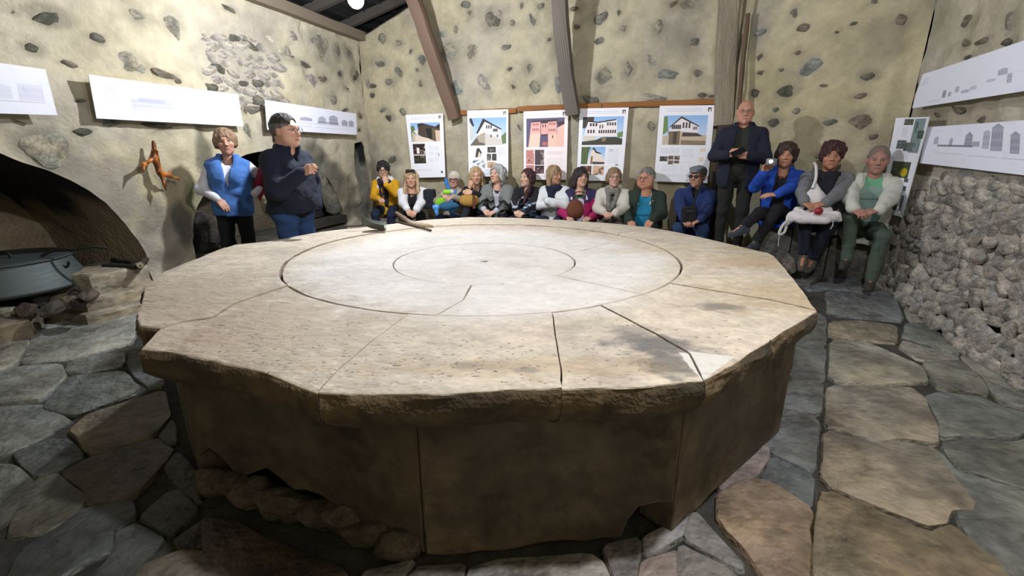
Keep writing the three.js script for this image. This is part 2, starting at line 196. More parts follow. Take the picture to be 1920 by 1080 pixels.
// roof: two slopes of dark boards on rafters, all separate timbers
const roofMat = woodMat(0x2a2825), ceiling = struct(mesh('ceiling', new THREE.BufferGeometry(), M(0x1b1a1a, 0.95)));
{
  // ridge line and eaves as points on the plan; heights follow the gable
  const L0 = LW.at(-0.6, 0, -0.5), L1 = LW.at(LW.L + 0.6, 0, -0.5), R1 = V(4.9, 0, -6.2), R0 = V(3.3, 0, 1.7);
  const rid0 = V((L0.x + R0.x) / 2, 0, (L0.z + R0.z) / 2), rid1 = V((L1.x + R1.x) / 2 + 0.2, 0, -8.9);
  const hE = 3.2, hR = 4.75; for (const p of [L0, L1]) p.y = hE - 0.02; for (const p of [R0, R1]) p.y = 3.95; rid0.y = rid1.y = hR;
  const parts = [], quad = (a, b, c, d) => { const n = b.clone().sub(a).cross(d.clone().sub(a)).normalize(); if (n.y < 0) n.negate(); const o = n.multiplyScalar(0.1), P = [a, b, c, d], Q = P.map((p) => p.clone().add(o)), pos = [], put = (i) => pos.push(i.x, i.y, i.z); for (const f of [[...P], [...Q], [P[0], P[1], Q[1], Q[0]], [P[1], P[2], Q[2], Q[1]], [P[2], P[3], Q[3], Q[2]], [P[3], P[0], Q[0], Q[3]]]) { [f[0], f[1], f[2], f[0], f[2], f[3]].forEach(put); } const g = new THREE.BufferGeometry(); g.setAttribute('position', new THREE.Float32BufferAttribute(pos, 3)); g.computeVertexNormals(); return g; };
  const up = V(0, 0.14, 0);
  ceiling.geometry = mergeGeometries([quad(L0.clone().add(up), L1.clone().add(up), rid1.clone().add(up), rid0.clone().add(up)), quad(rid0.clone().add(up), rid1.clone().add(up), R1.clone().add(up), R0.clone().add(up))]);
  ceiling.material.side = THREE.DoubleSide;
  const bar = (a, b, w, h, name, mat) => { const d = b.clone().sub(a), g = new THREE.BoxGeometry(d.length(), h, w, 6, 1, 1), m = mesh(name, g, mat, ceiling); m.position.copy(a).add(b).multiplyScalar(0.5); const x = d.normalize(), z = x.clone().cross(V(0, 1, 0)).normalize(), y = z.clone().cross(x); m.quaternion.setFromRotationMatrix(new THREE.Matrix4().makeBasis(x, y, z)); return m; };
  for (let i = 0; i <= 13; i++) { const t = (i + 0.4) / 13.6, a = L0.clone().lerp(L1, t), b = rid0.clone().lerp(rid1, t); bar(a, b, 0.1, 0.12, 'rafter', woodMat(0x4a4540)); }
  for (let i = 1; i < 16; i++) { const t = i / 16, a = L0.clone().lerp(rid0, t).add(V(0, 0.085, 0)), b = L1.clone().lerp(rid1, t).add(V(0, 0.085, 0)); bar(a, b, 0.17, 0.025, 'roof_board', i % 2 ? roofMat : woodMat(0x23222a)); }
  for (let i = 0; i < 8; i++) { const t = (i + 0.5) / 8; bar(rid0.clone().lerp(rid1, t), R0.clone().lerp(R1, t), 0.1, 0.12, 'rafter', woodMat(0x4a4540)); }
}
{ // timber wall plate on top of the left wall
  const p = struct(mesh('trim_1', new THREE.BoxGeometry(LW.L, 0.13, 0.34, 40, 2, 3), woodMat(0x8f8474)));
  const a = p.geometry.attributes.position; for (let i = 0; i < a.count; i++) { a.setY(i, a.getY(i) + 0.02 * (vn(a.getX(i) * 3, 1) - 0.5)); a.setZ(i, a.getZ(i) + 0.02 * (vn(a.getX(i) * 4, 5) - 0.5)); } p.geometry.computeVertexNormals();
  p.position.copy(LW.at(LW.L / 2 + 0.02, 3.26, -0.04)); p.quaternion.setFromRotationMatrix(new THREE.Matrix4().makeBasis(LW.E, V(0, 1, 0), LW.E.clone().cross(V(0, 1, 0))));
}

// ---------------------------------------------------------------- stones: rock shapes shared by walls, hearth and benches
const rocks = [];
for (let s = 0; s < 10; s++) for (const det of [1, 3]) {
  let g = new THREE.IcosahedronGeometry(1, det + 1); g.deleteAttribute('uv'); g.deleteAttribute('normal'); g = mergeVertices(g, 1e-4);
  const p = g.attributes.position, uv = [], R = rng(900 + s * 7), planes = []; for (let i = 0; i < 11; i++) { const a = R() * 6.283, z = R() * 1.7 - 0.7, q = Math.sqrt(Math.max(0, 1 - z * z)); planes.push([V(q * Math.cos(a), q * Math.sin(a), z).normalize(), 0.5 + 0.34 * R()]); }
  for (let i = 0; i < p.count; i++) { const v = V(p.getX(i), p.getY(i), p.getZ(i)).normalize(); let k = 1.05; for (const [n, d] of planes) { const c = v.dot(n); if (c > 0.05) k = Math.min(k, d / c); } k = (0.9 * k + 0.1) * (0.86 + 0.28 * fbm(v.x * 2.2 + s * 9, v.y * 2.2, v.z * 2.2, 4)); v.multiplyScalar(k * 1.18); p.setXYZ(i, v.x, v.y, v.z); uv.push(v.x * 0.5 + s * 0.13, v.y * 0.5); }
  g.setAttribute('uv', new THREE.Float32BufferAttribute(uv, 2)); g.computeVertexNormals(); g = toCreasedNormals(g, 0.45); (rocks[s] ||= [])[det === 1 ? 0 : 1] = g;
}
function rock(parent, pos, ax, sx, sy, sz, rot, mat, seed, fine = 1, name = 'stone') {
  const m = mesh(name, rocks[seed % 10][fine], mat, parent); m.position.copy(pos);
  const [x, y, z] = ax, c = Math.cos(rot), s = Math.sin(rot); const X = x.clone().multiplyScalar(c).addScaledVector(y, s), Y = x.clone().multiplyScalar(-s).addScaledVector(y, c);
  m.quaternion.setFromRotationMatrix(new THREE.Matrix4().makeBasis(X, Y, z)); m.scale.set(sx, sy, sz); return m;
}
const tintG = [0x9f9b89, 0xa5a08e, 0x949185, 0xaba590], tintD = [0x6d6b5c, 0x767366, 0x827e70], tintL = [0xc6beae, 0xbab2a5], tintB = [0x9a9e96, 0xa1a29b], tintR = [0x8d8472, 0x978b77];
function wallStones(W, parent, list, seed0) {
  const ax = [W.E.clone(), V(0, 1, 0), W.N.clone()]; if (ax[0].clone().cross(ax[1]).dot(ax[2]) < 0) ax[0].negate();
  list.forEach(([px, py, w, h, k = 'g', rot = null], i) => {
    const a = W.px(px, py), b = W.px(px + w / 2, py), c = W.px(px, py + h / 2), sx = Math.max(0.025, a.distanceTo(b)), sy = Math.max(0.02, a.distanceTo(c));
    const T = { g: tintG, d: tintD, l: tintL, b: tintB, r: tintR }[k], R = rng(seed0 + i * 17), u = W.uv(px, py);
    const mat = stoneMat(T[Math.floor(R() * T.length)], 0.9);
    rock(parent, W.px(px, py, amp(W, ...u) - 0.011), ax, sx * 1.12, sy * 1.12, 0.02 + 0.006 * R(), rot === null ? (R() - 0.5) * 0.7 : rot, mat, Math.floor(R() * 10));
  });
}
wallStones(LW, wallLeft, ST_LW, 100);
// the bared rubble patch high on the left wall
{ const R = rng(5), L = []; for (let r = 0; r < 9; r++) { const y = 66 + r * 16, n = 6; for (let i = 0; i < n; i++) L.push([380 + i * 25 + (r % 2) * 12 + R() * 8 + r * 1.5, y + R() * 6 + i * 2, 22 + R() * 10, 14 + R() * 6, R() < 0.85 ? 'l' : 'd', (R() - 0.4) * 0.6]); } wallStones(LW, wallLeft, L, 300); }
wallStones(BW, wallBack, ST_BW, 500);
wallStones(BW2, wallRear, ST_BW2, 700);
wallStones(RW, wallRight, ST_RW, 800);
// right wall: rubble masonry bared below the drawings, every stone its own piece
{
  const R = rng(77), ax = [W2(), V(0, 1, 0), RW.N.clone()]; function W2() { const e = RW.E.clone(); return e.cross(V(0, 1, 0)).dot(RW.N) < 0 ? RW.E.clone().negate() : RW.E.clone(); }
  const reg = [[1686, 425], [1712, 360], [1745, 338], [1790, 322], [1850, 330], [1925, 348], [2010, 360], [2010, 800], [1905, 705], [1840, 655], [1760, 590], [1672, 545]].map(([x, y]) => RW.uv(x, y));
  const us = reg.map((p) => p[0]), u0 = Math.min(...us), u1 = Math.max(...us); let n = 0;
  for (let v = -0.05; v < 1.5; v += 0.08) for (let u = u0 + (Math.round(v / 0.08) % 2) * 0.06; u < u1 && n < 295; u += 0.085 + 0.075 * R()) {
    const uu = u + (R() - 0.5) * 0.03, vv = v + (R() - 0.5) * 0.035; if (!inPoly(reg, uu, vv)) continue; n++;
    const big = R() < 0.16 ? 1.5 : 1, sl = sstep(0.5, 0, vv) * 0.16;
    rock(wallRight, RW.at(uu, Math.max(0.02, vv), amp(RW, uu, vv) + sl - 0.01 + 0.012 * (R() - 0.5)), ax, (0.068 + 0.055 * R()) * big, (0.044 + 0.036 * R()) * big, 0.03 + 0.026 * R(), (R() - 0.5) * 1.3, stoneMat([0xbab3a8, 0xc4bdb1, 0xafa89d, 0xbdb7ab, 0xc8c0b3][Math.floor(R() * 5)], 0.92), Math.floor(R() * 10), 0);
  }
}
// ---------------------------------------------------------------- flagstones and the stone table
// a slab from an outline on the plan; levels run from the top ring down, inset is measured inwards
function slabGeo(C, levels, opt = {}) {
  let A = 0; for (let i = 0; i < C.length; i++) { const a = C[i], b = C[(i + 1) % C.length]; A += a.x * b.y - b.x * a.y; } if (A < 0) C = C.slice().reverse();
  const n = C.length, N = C.map((p, i) => { if (opt.toward && p.outer) return new THREE.Vector2(opt.toward.x - p.x, opt.toward.y - p.y).normalize(); const a = C[(i + n - 1) % n], b = C[(i + 1) % n]; return new THREE.Vector2(-(b.y - a.y), b.x - a.x).normalize(); });
  const pos = [], idx = [], uv = [], U = opt.uv || 1;
  const per = [0]; for (let i = 1; i < n; i++) per.push(per[i - 1] + Math.hypot(C[i].x - C[i - 1].x, C[i].y - C[i - 1].y));
  const ring = (l, side) => { const k = pos.length / 3; for (let i = 0; i < n; i++) { const f = opt.toward && !C[i].outer ? Math.min(l.inset, opt.joint ?? 0.006) : l.inset; const r = C[i].outer || !opt.toward ? (l.rough || 0) * (fbm(C[i].x * 9, C[i].y * 9, l.y * 14, 3) - 0.5) : 0; pos.push(C[i].x + N[i].x * (f + r), (opt.h ? opt.h(C[i]) : 0) + l.y, -(C[i].y + N[i].y * (f + r))); side ? uv.push((per[i] + (opt.ou || 0)) / U, ((opt.ov || 0) + l.y * 1.5) / U) : uv.push((C[i].x + (opt.ou || 0)) / U, (C[i].y + (opt.ov || 0)) / U); } return k; };
  let prev = null, first = null;
  levels.forEach((l, li) => { const k = ring(l, false); if (li >= 2) { const a = ring(levels[li - 1], true), b = ring(l, true); for (let i = 0; i < n; i++) { const j = (i + 1) % n; idx.push(a + i, b + i, b + j, a + i, b + j, a + j); } } else if (prev !== null) for (let i = 0; i < n; i++) { const j = (i + 1) % n; idx.push(prev + i, k + i, k + j, prev + i, k + j, prev + j); } else first = k; prev = k; });
  if (!opt.noCap) { const P = []; for (let i = 0; i < n; i++) P.push(new THREE.Vector2(pos[(first + i) * 3], -pos[(first + i) * 3 + 2])); for (const f of THREE.ShapeUtils.triangulateShape(P, [])) { const [a, b, c] = f, s = (P[b].x - P[a].x) * (P[c].y - P[a].y) - (P[c].x - P[a].x) * (P[b].y - P[a].y); s > 0 ? idx.push(first + a, first + b, first + c) : idx.push(first + a, first + c, first + b); } }
  return toCreasedNormals(geoOf(pos, idx, uv), 0.6);
}
function roughLine(P, step, amt, seed, closed = true) {
  const out = []; for (let i = 0; i < (closed ? P.length : P.length - 1); i++) { const a = P[i], b = P[(i + 1) % P.length], L = Math.hypot(b.x - a.x, b.y - a.y), k = Math.max(1, Math.round(L / step)); for (let j = 0; j < k; j++) { const x = lerp(a.x, b.x, j / k), y = lerp(a.y, b.y, j / k); out.push({ x: x + amt * (fbm(x * 8, y * 8, seed, 3) - 0.5) * 2, y: y + amt * (fbm(x * 8, y * 8, seed + 40, 3) - 0.5) * 2, outer: a.outer && b.outer }); } } if (!closed) out.push({ ...P[P.length - 1] }); return out;
}
function chaikin(P) { const o = []; for (let i = 0; i < P.length; i++) { const a = P[i], b = P[(i + 1) % P.length]; o.push({ x: lerp(a.x, b.x, 0.1), y: lerp(a.y, b.y, 0.1) }, { x: lerp(a.x, b.x, 0.9), y: lerp(a.y, b.y, 0.9) }); } return o; }
const flagTints = [0xa8a398, 0xb0aa9e, 0xa09e96, 0xa3988b, 0x989993];
const tracedFlags = [];
function flags(list, sc, ox, oy, seed) {
  list.forEach(([pts, hex, up = 0], i) => {
    const R = rng(seed + i * 31), P = chaikin(pts.map(([x, y]) => { const q = ptFloor(ox + x / sc, oy + y / sc); return { x: q.x, y: -q.z }; }));
    tracedFlags.push(P.map((p) => [p.x, p.y]));
    const C = roughLine(P, 0.05, 0.012, seed + i), t = 0.002 + 0.012 * R() + up;
    const tx = (R() - 0.5) * 0.02, ty = (R() - 0.5) * 0.02, cx = P[0].x, cy = P[0].y;
    mesh('flagstone', slabGeo(C, [{ y: t, inset: 0.008 }, { y: t - 0.003, inset: -0.002 }, { y: t - 0.014, inset: -0.009, rough: 0.006 }, { y: -0.06, inset: -0.011 }], { h: (p) => floorH(p.x, p.y) + tx * (p.x - cx) + ty * (p.y - cy), ou: R() * 9, ov: R() * 9 }), flagMat(hex || flagTints[Math.floor(R() * 5)]), floor);
  });
}
const fm = {}, FB = rep(TEX.stoneBump, 0.9), FT = rep(TEX.stoneTone, 0.7);
function flagMat(hex) { return fm[hex] ||= M(col(hex).multiplyScalar(1.22), 0.56, { map: FT, bumpMap: FB, bumpScale: 0.035 }); }
flags([
  [[[470, 160], [500, 180], [500, 280], [400, 255], [430, 220]], 0x8a8a84], [[[400, 258], [500, 285], [492, 402], [375, 395]], 0x7f807b], [[[375, 402], [491, 408], [476, 522], [338, 485]], 0x82837f],
  [[[330, 495], [473, 532], [465, 722], [310, 655], [285, 600]], 0x7c7e7b], [[[312, 662], [463, 732], [450, 845], [340, 765], [270, 742]], 0x6d7271],
  [[[265, 748], [335, 772], [448, 855], [440, 1000], [436, 1110], [300, 1110], [212, 990], [155, 930], [117, 880], [127, 800], [190, 758]], 0x9a8670, 0.006], [[[30, 868], [64, 880], [200, 1030], [203, 1060], [140, 1030], [5, 950]], 0xa09c96, 0.008], [[[-10, 978], [140, 1045], [210, 1110], [-20, 1110]], 0x8d857a],
  [[[200, 645], [290, 610], [305, 648], [262, 738], [190, 750], [128, 788], [120, 735]], 0x8b7f79],
  [[[514, 192], [620, 190], [748, 208], [750, 268], [640, 256], [514, 248]], 0xa29a88], [[[514, 258], [640, 264], [830, 346], [858, 403], [720, 413], [512, 402]], 0xa6a08f],
  [[[507, 417], [720, 422], [798, 424], [848, 464], [886, 560], [892, 620], [740, 602], [690, 612], [492, 558]], 0x9b9180], [[[492, 572], [690, 622], [740, 612], [888, 637], [946, 722], [1014, 820], [1005, 846], [938, 850], [926, 893], [850, 906], [486, 762]], 0x958a77],
  [[[484, 778], [858, 932], [940, 904], [1098, 1032], [1150, 1110], [455, 1110], [460, 920]], 0x8f8168], [[[778, 198], [900, 202], [998, 268], [958, 308], [800, 254], [768, 246]], 0x84867c], [[[768, 258], [958, 314], [962, 328], [832, 328], [760, 282]], 0x9d978a],
  [[[838, 337], [968, 328], [1038, 392], [1070, 438], [1058, 452], [892, 423], [872, 400]], 0x7c7b72], [[[1048, 393], [1200, 465], [1210, 495], [1112, 472], [1082, 440]], 0x85857b],
  [[[846, 458], [900, 439], [1058, 462], [1110, 488], [1220, 515], [1220, 570], [1160, 597], [1000, 588], [903, 597], [893, 540]], 0x83857d], [[[908, 612], [1000, 600], [1165, 610], [1225, 590], [1225, 785], [950, 698], [910, 640]], 0x828378],
  [[[865, 643], [905, 654], [950, 714], [1225, 795], [1225, 1110], [1150, 1100], [1005, 960], [950, 858], [1016, 852], [1022, 822]], 0x878880], [[[1005, 278], [1230, 405], [1230, 470], [1050, 386], [970, 318]], 0x8c8a80],
  [[[500, 85], [640, 92], [735, 78], [770, 190], [650, 182], [505, 165]], 0x868a88], [[[420, 66], [500, 56], [600, 72], [640, 88], [500, 80], [440, 84]], 0x7f8280], [[[500, 30], [640, 40], [735, 72], [640, 84], [520, 56]], 0x7b7d7b], [[[765, 85], [870, 170], [1000, 268], [905, 198], [790, 190]], 0x8e8c83],
], 1.8625, 1280, 500, 11);
flags([
  [[[128, 82], [300, 45], [532, 8], [522, 168], [400, 203], [250, 243], [78, 253], [116, 180]], 0xa0a096], [[[-20, 100], [118, 86], [110, 178], [62, 255], [-20, 292]], 0x9c9a8c], [[[265, 252], [400, 214], [486, 212], [488, 248], [470, 270], [330, 296], [257, 284]], 0x8c8c83],
  [[[495, 205], [528, 188], [560, 230], [632, 282], [632, 342], [582, 348], [532, 308], [497, 274]], 0x73766f], [[[-20, 302], [75, 264], [238, 254], [258, 298], [168, 392], [20, 410], [-20, 410]], 0x97978d], [[[184, 400], [272, 307], [478, 284], [546, 344], [528, 373], [300, 457], [250, 456], [172, 428]], 0x777a71],
  [[[-20, 423], [158, 411], [240, 458], [276, 480], [150, 547], [-20, 622]], 0x7f8076], [[[348, 452], [638, 358], [664, 458], [598, 532], [480, 567], [356, 609], [328, 580], [274, 512]], 0x857b69, 0.006], [[[56, 602], [200, 548], [268, 548], [326, 620], [268, 652], [140, 697], [84, 650]], 0x5c5f5a],
  [[[618, 532], [668, 472], [682, 500], [688, 558], [652, 567]], 0x615f58], [[[240, 682], [348, 622], [608, 548], [676, 590], [638, 648], [500, 786], [334, 797], [334, 750]], 0x73685c], [[[-20, 642], [50, 648], [128, 702], [117, 760], [38, 848], [-20, 902]], 0x6d6d63], [[[138, 708], [224, 688], [340, 772], [298, 847], [190, 897], [35, 926], [48, 860]], 0x777468],
  [[[330, 822], [520, 792], [528, 850], [442, 898], [438, 978], [320, 1028], [200, 1110], [30, 1110], [54, 1030], [104, 970], [208, 906]], 0x585c58], [[[544, 855], [652, 753], [698, 748], [786, 820], [660, 926], [604, 897]], 0x4d534e], [[[452, 902], [530, 872], [644, 935], [560, 1026], [500, 1110], [330, 1110], [442, 988]], 0x5d605a],
  [[[668, 942], [788, 864], [800, 966], [704, 980]], 0x5c564c], [[[560, 1054], [700, 990], [800, 990], [1000, 1056], [1000, 1120], [520, 1120]], 0x857c70, 0.008], [[[640, 660], [690, 600], [790, 690], [780, 800], [705, 742]], 0x4d4a45],
], 2.0769, 0, 560, 211);
flags([
  [[[230, 548], [330, 562], [480, 640], [690, 722], [600, 760], [330, 760], [236, 660]], 0x5b4f45], [[[745, 712], [890, 684], [858, 740], [720, 745]], 0x9a958c], [[[870, 735], [905, 704], [1040, 694], [1040, 745], [868, 748]], 0x99958e], [[[1060, 708], [1150, 684], [1440, 668], [1476, 692], [1500, 750], [1050, 750]], 0xa09a90], [[[1474, 634], [1588, 613], [1576, 750], [1514, 750]], 0x938d86], [[[1596, 688], [1700, 655], [1900, 735], [1880, 760], [1580, 760]], 0x9b8a7c], [[[1600, 610], [1690, 560], [1760, 530], [1790, 560], [1660, 640], [1600, 660]], 0xa19d98],
], 1.655, 240, 640, 411);
// the rest of the paving, where the photograph shows little or nothing of it
{
  const R = rng(9), cen = [], step = 0.44, room = [LW.at(0, 0, 0.02), LW.at(LW.L, 0, 0.02), BW.at(BW.L, 0, 0.05), BW2.at(BW2.L, 0, 0.05), RW.at(RW.L, 0, 0.05)].map((p) => [p.x, -p.z]);
  const J = (i, j) => [(i - 15) * step + (hsh(i, j, 5) - 0.5) * 0.2, -1.6 + j * step + (hsh(i, j, 6) - 0.5) * 0.2];
  for (let i = 0; i < 30; i++) for (let j = 0; j < 24; j++) {
    const q = [J(i, j), J(i + 1, j), J(i + 1, j + 1), J(i, j + 1)], cx = (q[0][0] + q[2][0]) / 2, cd = (q[0][1] + q[2][1]) / 2;
    if (!q.every((p) => inPoly(room, ...p)) || Math.hypot(cx + 0.2, cd - 3.05) < 1.95) continue;
    const s8 = q.map((p) => [lerp(p[0], cx, 0.12), lerp(p[1], cd, 0.12)]), pts = [...s8, [cx, cd], ...q.map((p) => [lerp(p[0], cx, 0.5), lerp(p[1], cd, 0.5)])]; if (tracedFlags.some((T) => pts.some((p) => inPoly(T, ...p)) || T.some((p) => inPoly(s8, ...p)))) continue;
    const C = roughLine(chaikin(q.map(([x, y]) => ({ x: lerp(x, cx, 0.03), y: lerp(y, cd, 0.03) }))), 0.08, 0.012, i * 20 + j);
    mesh('flagstone', slabGeo(C, [{ y: 0.004 + 0.01 * R(), inset: 0.02 }, { y: -0.008, inset: 0.004 }, { y: -0.06, inset: 0 }], { h: (p) => floorH(p.x, p.y), ou: R() * 9, ov: R() * 9 }), flagMat(flagTints[Math.floor(R() * 5)]), floor);
  }
}

// the big polygonal stone table -----------------------------------------------------------------
const TY = 0.79, tp = (x, y) => { const p = ptY(x, y, TY); return { x: p.x, y: -p.z }; };
const table = thing('stone_table', 'huge low polygonal stone table of joined slabs with a thick chamfered rim', 'table', V(-0.2, 0, -3.05));
const TC = { x: -0.2, y: 3.05 };
const TN = 1536, TS = 4.6, TX0 = -2.5, TD0 = 0.75;
const stains = [[1225, 648, 0.26, 0.13, -0.5, 0x5c5a57, 0.8], [1250, 690, 0.2, 0.09, -0.4, 0x56544f, 0.75], [1345, 577, 0.2, 0.08, -0.2, 0x6d665c, 0.7], [1180, 620, 0.16, 0.07, -0.3, 0x77736c, 0.45], [870, 690, 0.06, 0.04, 0, 0x7b7974, 0.7], [985, 697, 0.06, 0.03, 0, 0x7b7974, 0.7], [900, 690, 0.2, 0.06, 0, 0x8b8270, 0.4], [1480, 560, 0.5, 0.35, 0, 0x9c7f52, 0.35], [1420, 490, 0.5, 0.3, 0, 0x9c8358, 0.4], [1200, 470, 0.5, 0.15, 0, 0xb39a78, 0.3], [1000, 690, 0.8, 0.1, 0, 0xa88e68, 0.35], [480, 620, 0.6, 0.5, 0, 0xa3937c, 0.55], [340, 560, 0.6, 0.6, 0, 0xa3937c, 0.55], [400, 470, 0.5, 0.25, 0, 0xa5967f, 0.45], [1400, 465, 0.3, 0.12, 0, 0x9a8458, 0.4], [1050, 615, 0.12, 0.05, 0, 0x8d8577, 0.4]].map(([px, py, a, b, r, c, k]) => ({ ...tp(px, py), a, b, c: Math.cos(r), s: Math.sin(r), col: col(c).convertLinearToSRGB(), k }));
const pits = []; { const R = rng(31); const zones = [[440, 560, 140, 110, 120], [560, 650, 190, 60, 120], [1000, 680, 300, 45, 130], [700, 660, 300, 60, 120], [1250, 640, 150, 60, 90], [1300, 500, 200, 40, 40], [900, 520, 420, 70, 70], [600, 470, 180, 30, 40], [470, 515, 60, 30, 40]]; for (const [x, y, w, h, n] of zones) for (let i = 0; i < n; i++) { const p = tp(x + (R() * 2 - 1) * w, y + (R() * 2 - 1) * h); pits.push({ x: p.x, y: p.y, a: 0.004 + 0.02 * R() * R() * R(), b: 0.002 + 0.004 * R() * R(), k: 0.4 + 0.5 * R(), r: (R() - 0.5) * 0.8 }); } }
const tableTex = (() => {
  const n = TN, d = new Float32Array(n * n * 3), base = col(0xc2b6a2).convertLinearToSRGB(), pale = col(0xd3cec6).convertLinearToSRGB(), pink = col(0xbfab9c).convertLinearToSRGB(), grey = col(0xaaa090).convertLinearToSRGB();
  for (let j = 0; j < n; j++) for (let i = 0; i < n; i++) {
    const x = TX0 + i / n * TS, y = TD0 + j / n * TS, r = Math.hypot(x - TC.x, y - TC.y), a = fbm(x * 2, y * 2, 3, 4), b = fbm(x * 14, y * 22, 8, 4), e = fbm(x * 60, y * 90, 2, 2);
    let k = sstep(1.35, 1.0, r + 0.35 * (a - 0.5)), c = [0, 1, 2].map((q) => lerp(['r', 'g', 'b'].map((z) => base[z])[q], ['r', 'g', 'b'].map((z) => pale[z])[q], k));  // paler middle: partly its own stone, partly lamplight painted into the colour
    const t = 0.5 * sstep(0.5, 0.72, fbm(x * 1.4 + 7, y * 1.4, 5, 4)) * (1 - k), g = 0.5 * sstep(0.52, 0.7, fbm(x * 3.1, y * 3.1, 15, 4)) * (1 - 0.6 * k);
    c = [lerp(lerp(c[0], pink.r, t), grey.r, g), lerp(lerp(c[1], pink.g, t), grey.g, g), lerp(lerp(c[2], pink.b, t), grey.b, g)];
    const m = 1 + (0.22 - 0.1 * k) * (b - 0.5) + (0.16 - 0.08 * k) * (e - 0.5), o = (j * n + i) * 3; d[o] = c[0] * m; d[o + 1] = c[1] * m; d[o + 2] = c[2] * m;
  }
  const paint = (s, soft, rough) => { const R = Math.max(s.a, s.b) * 1.4, i0 = Math.max(0, Math.floor((s.x - R - TX0) / TS * n)), i1 = Math.min(n - 1, Math.ceil((s.x + R - TX0) / TS * n)), j0 = Math.max(0, Math.floor((s.y - R - TD0) / TS * n)), j1 = Math.min(n - 1, Math.ceil((s.y + R - TD0) / TS * n));
    for (let j = j0; j <= j1; j++) for (let i = i0; i <= i1; i++) { const x = TX0 + i / n * TS - s.x, y = TD0 + j / n * TS - s.y, u = (x * s.c + y * s.s) / s.a, v = (-x * s.s + y * s.c) / s.b; let q = Math.hypot(u, v) + (rough ? rough * (fbm(x * 16 + 3, y * 26, 9, 4) - 0.5) : 0); const k = s.k * sstep(1.1, soft, q); if (k > 0) { const o = (j * n + i) * 3; d[o] = lerp(d[o], s.col.r, k); d[o + 1] = lerp(d[o + 1], s.col.g, k); d[o + 2] = lerp(d[o + 2], s.col.b, k); } } };
  for (const s of stains) paint(s, 0.3, 1.3);
  for (const p of pits) paint({ ...p, c: Math.cos(p.r), s: Math.sin(p.r), col: { r: 0.3, g: 0.26, b: 0.21 } }, 0.6, 0);
  // pale mortar repair at the right front corner
  const rp = [[1275, 660], [1385, 672], [1322, 716], [1296, 690]].map(([x, y]) => { const p = tp(x, y); return [p.x, p.y]; });
  for (let j = 0; j < n; j++) for (let i = 0; i < n; i++) { const x = TX0 + i / n * TS, y = TD0 + j / n * TS; if (x < 0.4 || x > 0.95 || y > 1.75) continue; if (inPoly(rp, x + 0.02 * (fbm(x * 30, y * 30) - 0.5), y)) { const o = (j * n + i) * 3, k = 0.95 + 0.1 * fbm(x * 40, y * 40); d[o] = 0.8 * k; d[o + 1] = 0.78 * k; d[o + 2] = 0.74 * k; } }
  const u8 = new Uint8Array(n * n * 4); for (let i = 0; i < n * n; i++) { for (let q = 0; q < 3; q++) u8[i * 4 + q] = clamp(d[i * 3 + q]) * 255; u8[i * 4 + 3] = 255; }
  const t = new THREE.DataTexture(u8, n, n); t.magFilter = THREE.LinearFilter; t.minFilter = THREE.LinearMipmapLinearFilter; t.generateMipmaps = true; t.colorSpace = THREE.SRGBColorSpace; t.needsUpdate = true; return t;
})();
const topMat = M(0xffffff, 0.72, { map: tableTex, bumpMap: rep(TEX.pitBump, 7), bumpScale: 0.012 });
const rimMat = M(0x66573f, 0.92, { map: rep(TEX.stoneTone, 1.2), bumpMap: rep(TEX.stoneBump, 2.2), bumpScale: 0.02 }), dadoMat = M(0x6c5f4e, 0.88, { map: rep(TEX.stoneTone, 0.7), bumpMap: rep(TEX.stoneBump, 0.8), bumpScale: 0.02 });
// moulded edge under each slab: a profile carried along the outer edge, closed at the joints
function rimGeo(P, t) {
  const prof = [[0.007, 0.007, 0.006], [0.014, 0.002, 0.016], [0.03, -0.002, 0.022], [0.055, -0.002, 0.022], [0.09, 0.004, 0.018], [0.125, 0.03, 0.01], [0.165, 0.08, 0.006], [0.2, 0.14, 0.0], [0.215, 0.3, 0]], pos = [], uv = [], idx = []; let s = 0;
  P.forEach((p, i) => { const n = new THREE.Vector2(TC.x - p.x, TC.y - p.y).normalize(); if (i) s += Math.hypot(p.x - P[i - 1].x, p.y - P[i - 1].y); let a = 0; prof.forEach(([dy, ins, r], k) => { const f = ins + r * (fbm(p.x * 11, p.y * 11, dy * 30, 3) - 0.5) * 2; if (k) a += Math.hypot(dy - prof[k - 1][0], ins - prof[k - 1][1]); pos.push(p.x + n.x * f, t - dy, -(p.y + n.y * f)); uv.push(s, a); }); });
  const K = prof.length; for (let i = 0; i < P.length - 1; i++) for (let k = 0; k < K - 1; k++) { const a = i * K + k, b = a + K; idx.push(a, a + 1, b, b, a + 1, b + 1); }
  for (const [i, f] of [[0, 0], [P.length - 1, 1]]) { const p = P[i], n = new THREE.Vector2(TC.x - p.x, TC.y - p.y).normalize(), c = pos.length / 3; pos.push(p.x + n.x * 0.3, t - 0.02, -(p.y + n.y * 0.3)); uv.push(0, 0); for (let k = 0; k < K; k++) { pos.push(...pos.slice((i * K + k) * 3, (i * K + k) * 3 + 3)); uv.push(prof[k][1], prof[k][0]); } for (let k = 0; k < K - 1; k++) f ? idx.push(c, c + 1 + k, c + 2 + k) : idx.push(c, c + 2 + k, c + 1 + k); }
  return toCreasedNormals(geoOf(pos, idx, uv), 0.7);
}
const O = (l) => l.map(([x, y]) => ({ ...tp(x, y), outer: true })), I = (l) => l.map(([x, y]) => tp(x, y));
const ringC = { x: -0.19, y: 3.2 }, ringR = (() => { const p = tp(900, 592); return Math.hypot(p.x - ringC.x, p.y - ringC.y); })();
const innC = { x: -0.18, y: 2.98 }, innR = (() => { const p = tp(900, 533); return Math.hypot(p.x - innC.x, p.y - innC.y); })();
const onRing = (C, R, p) => { const a = Math.atan2(p.y - C.y, p.x - C.x); return a; };
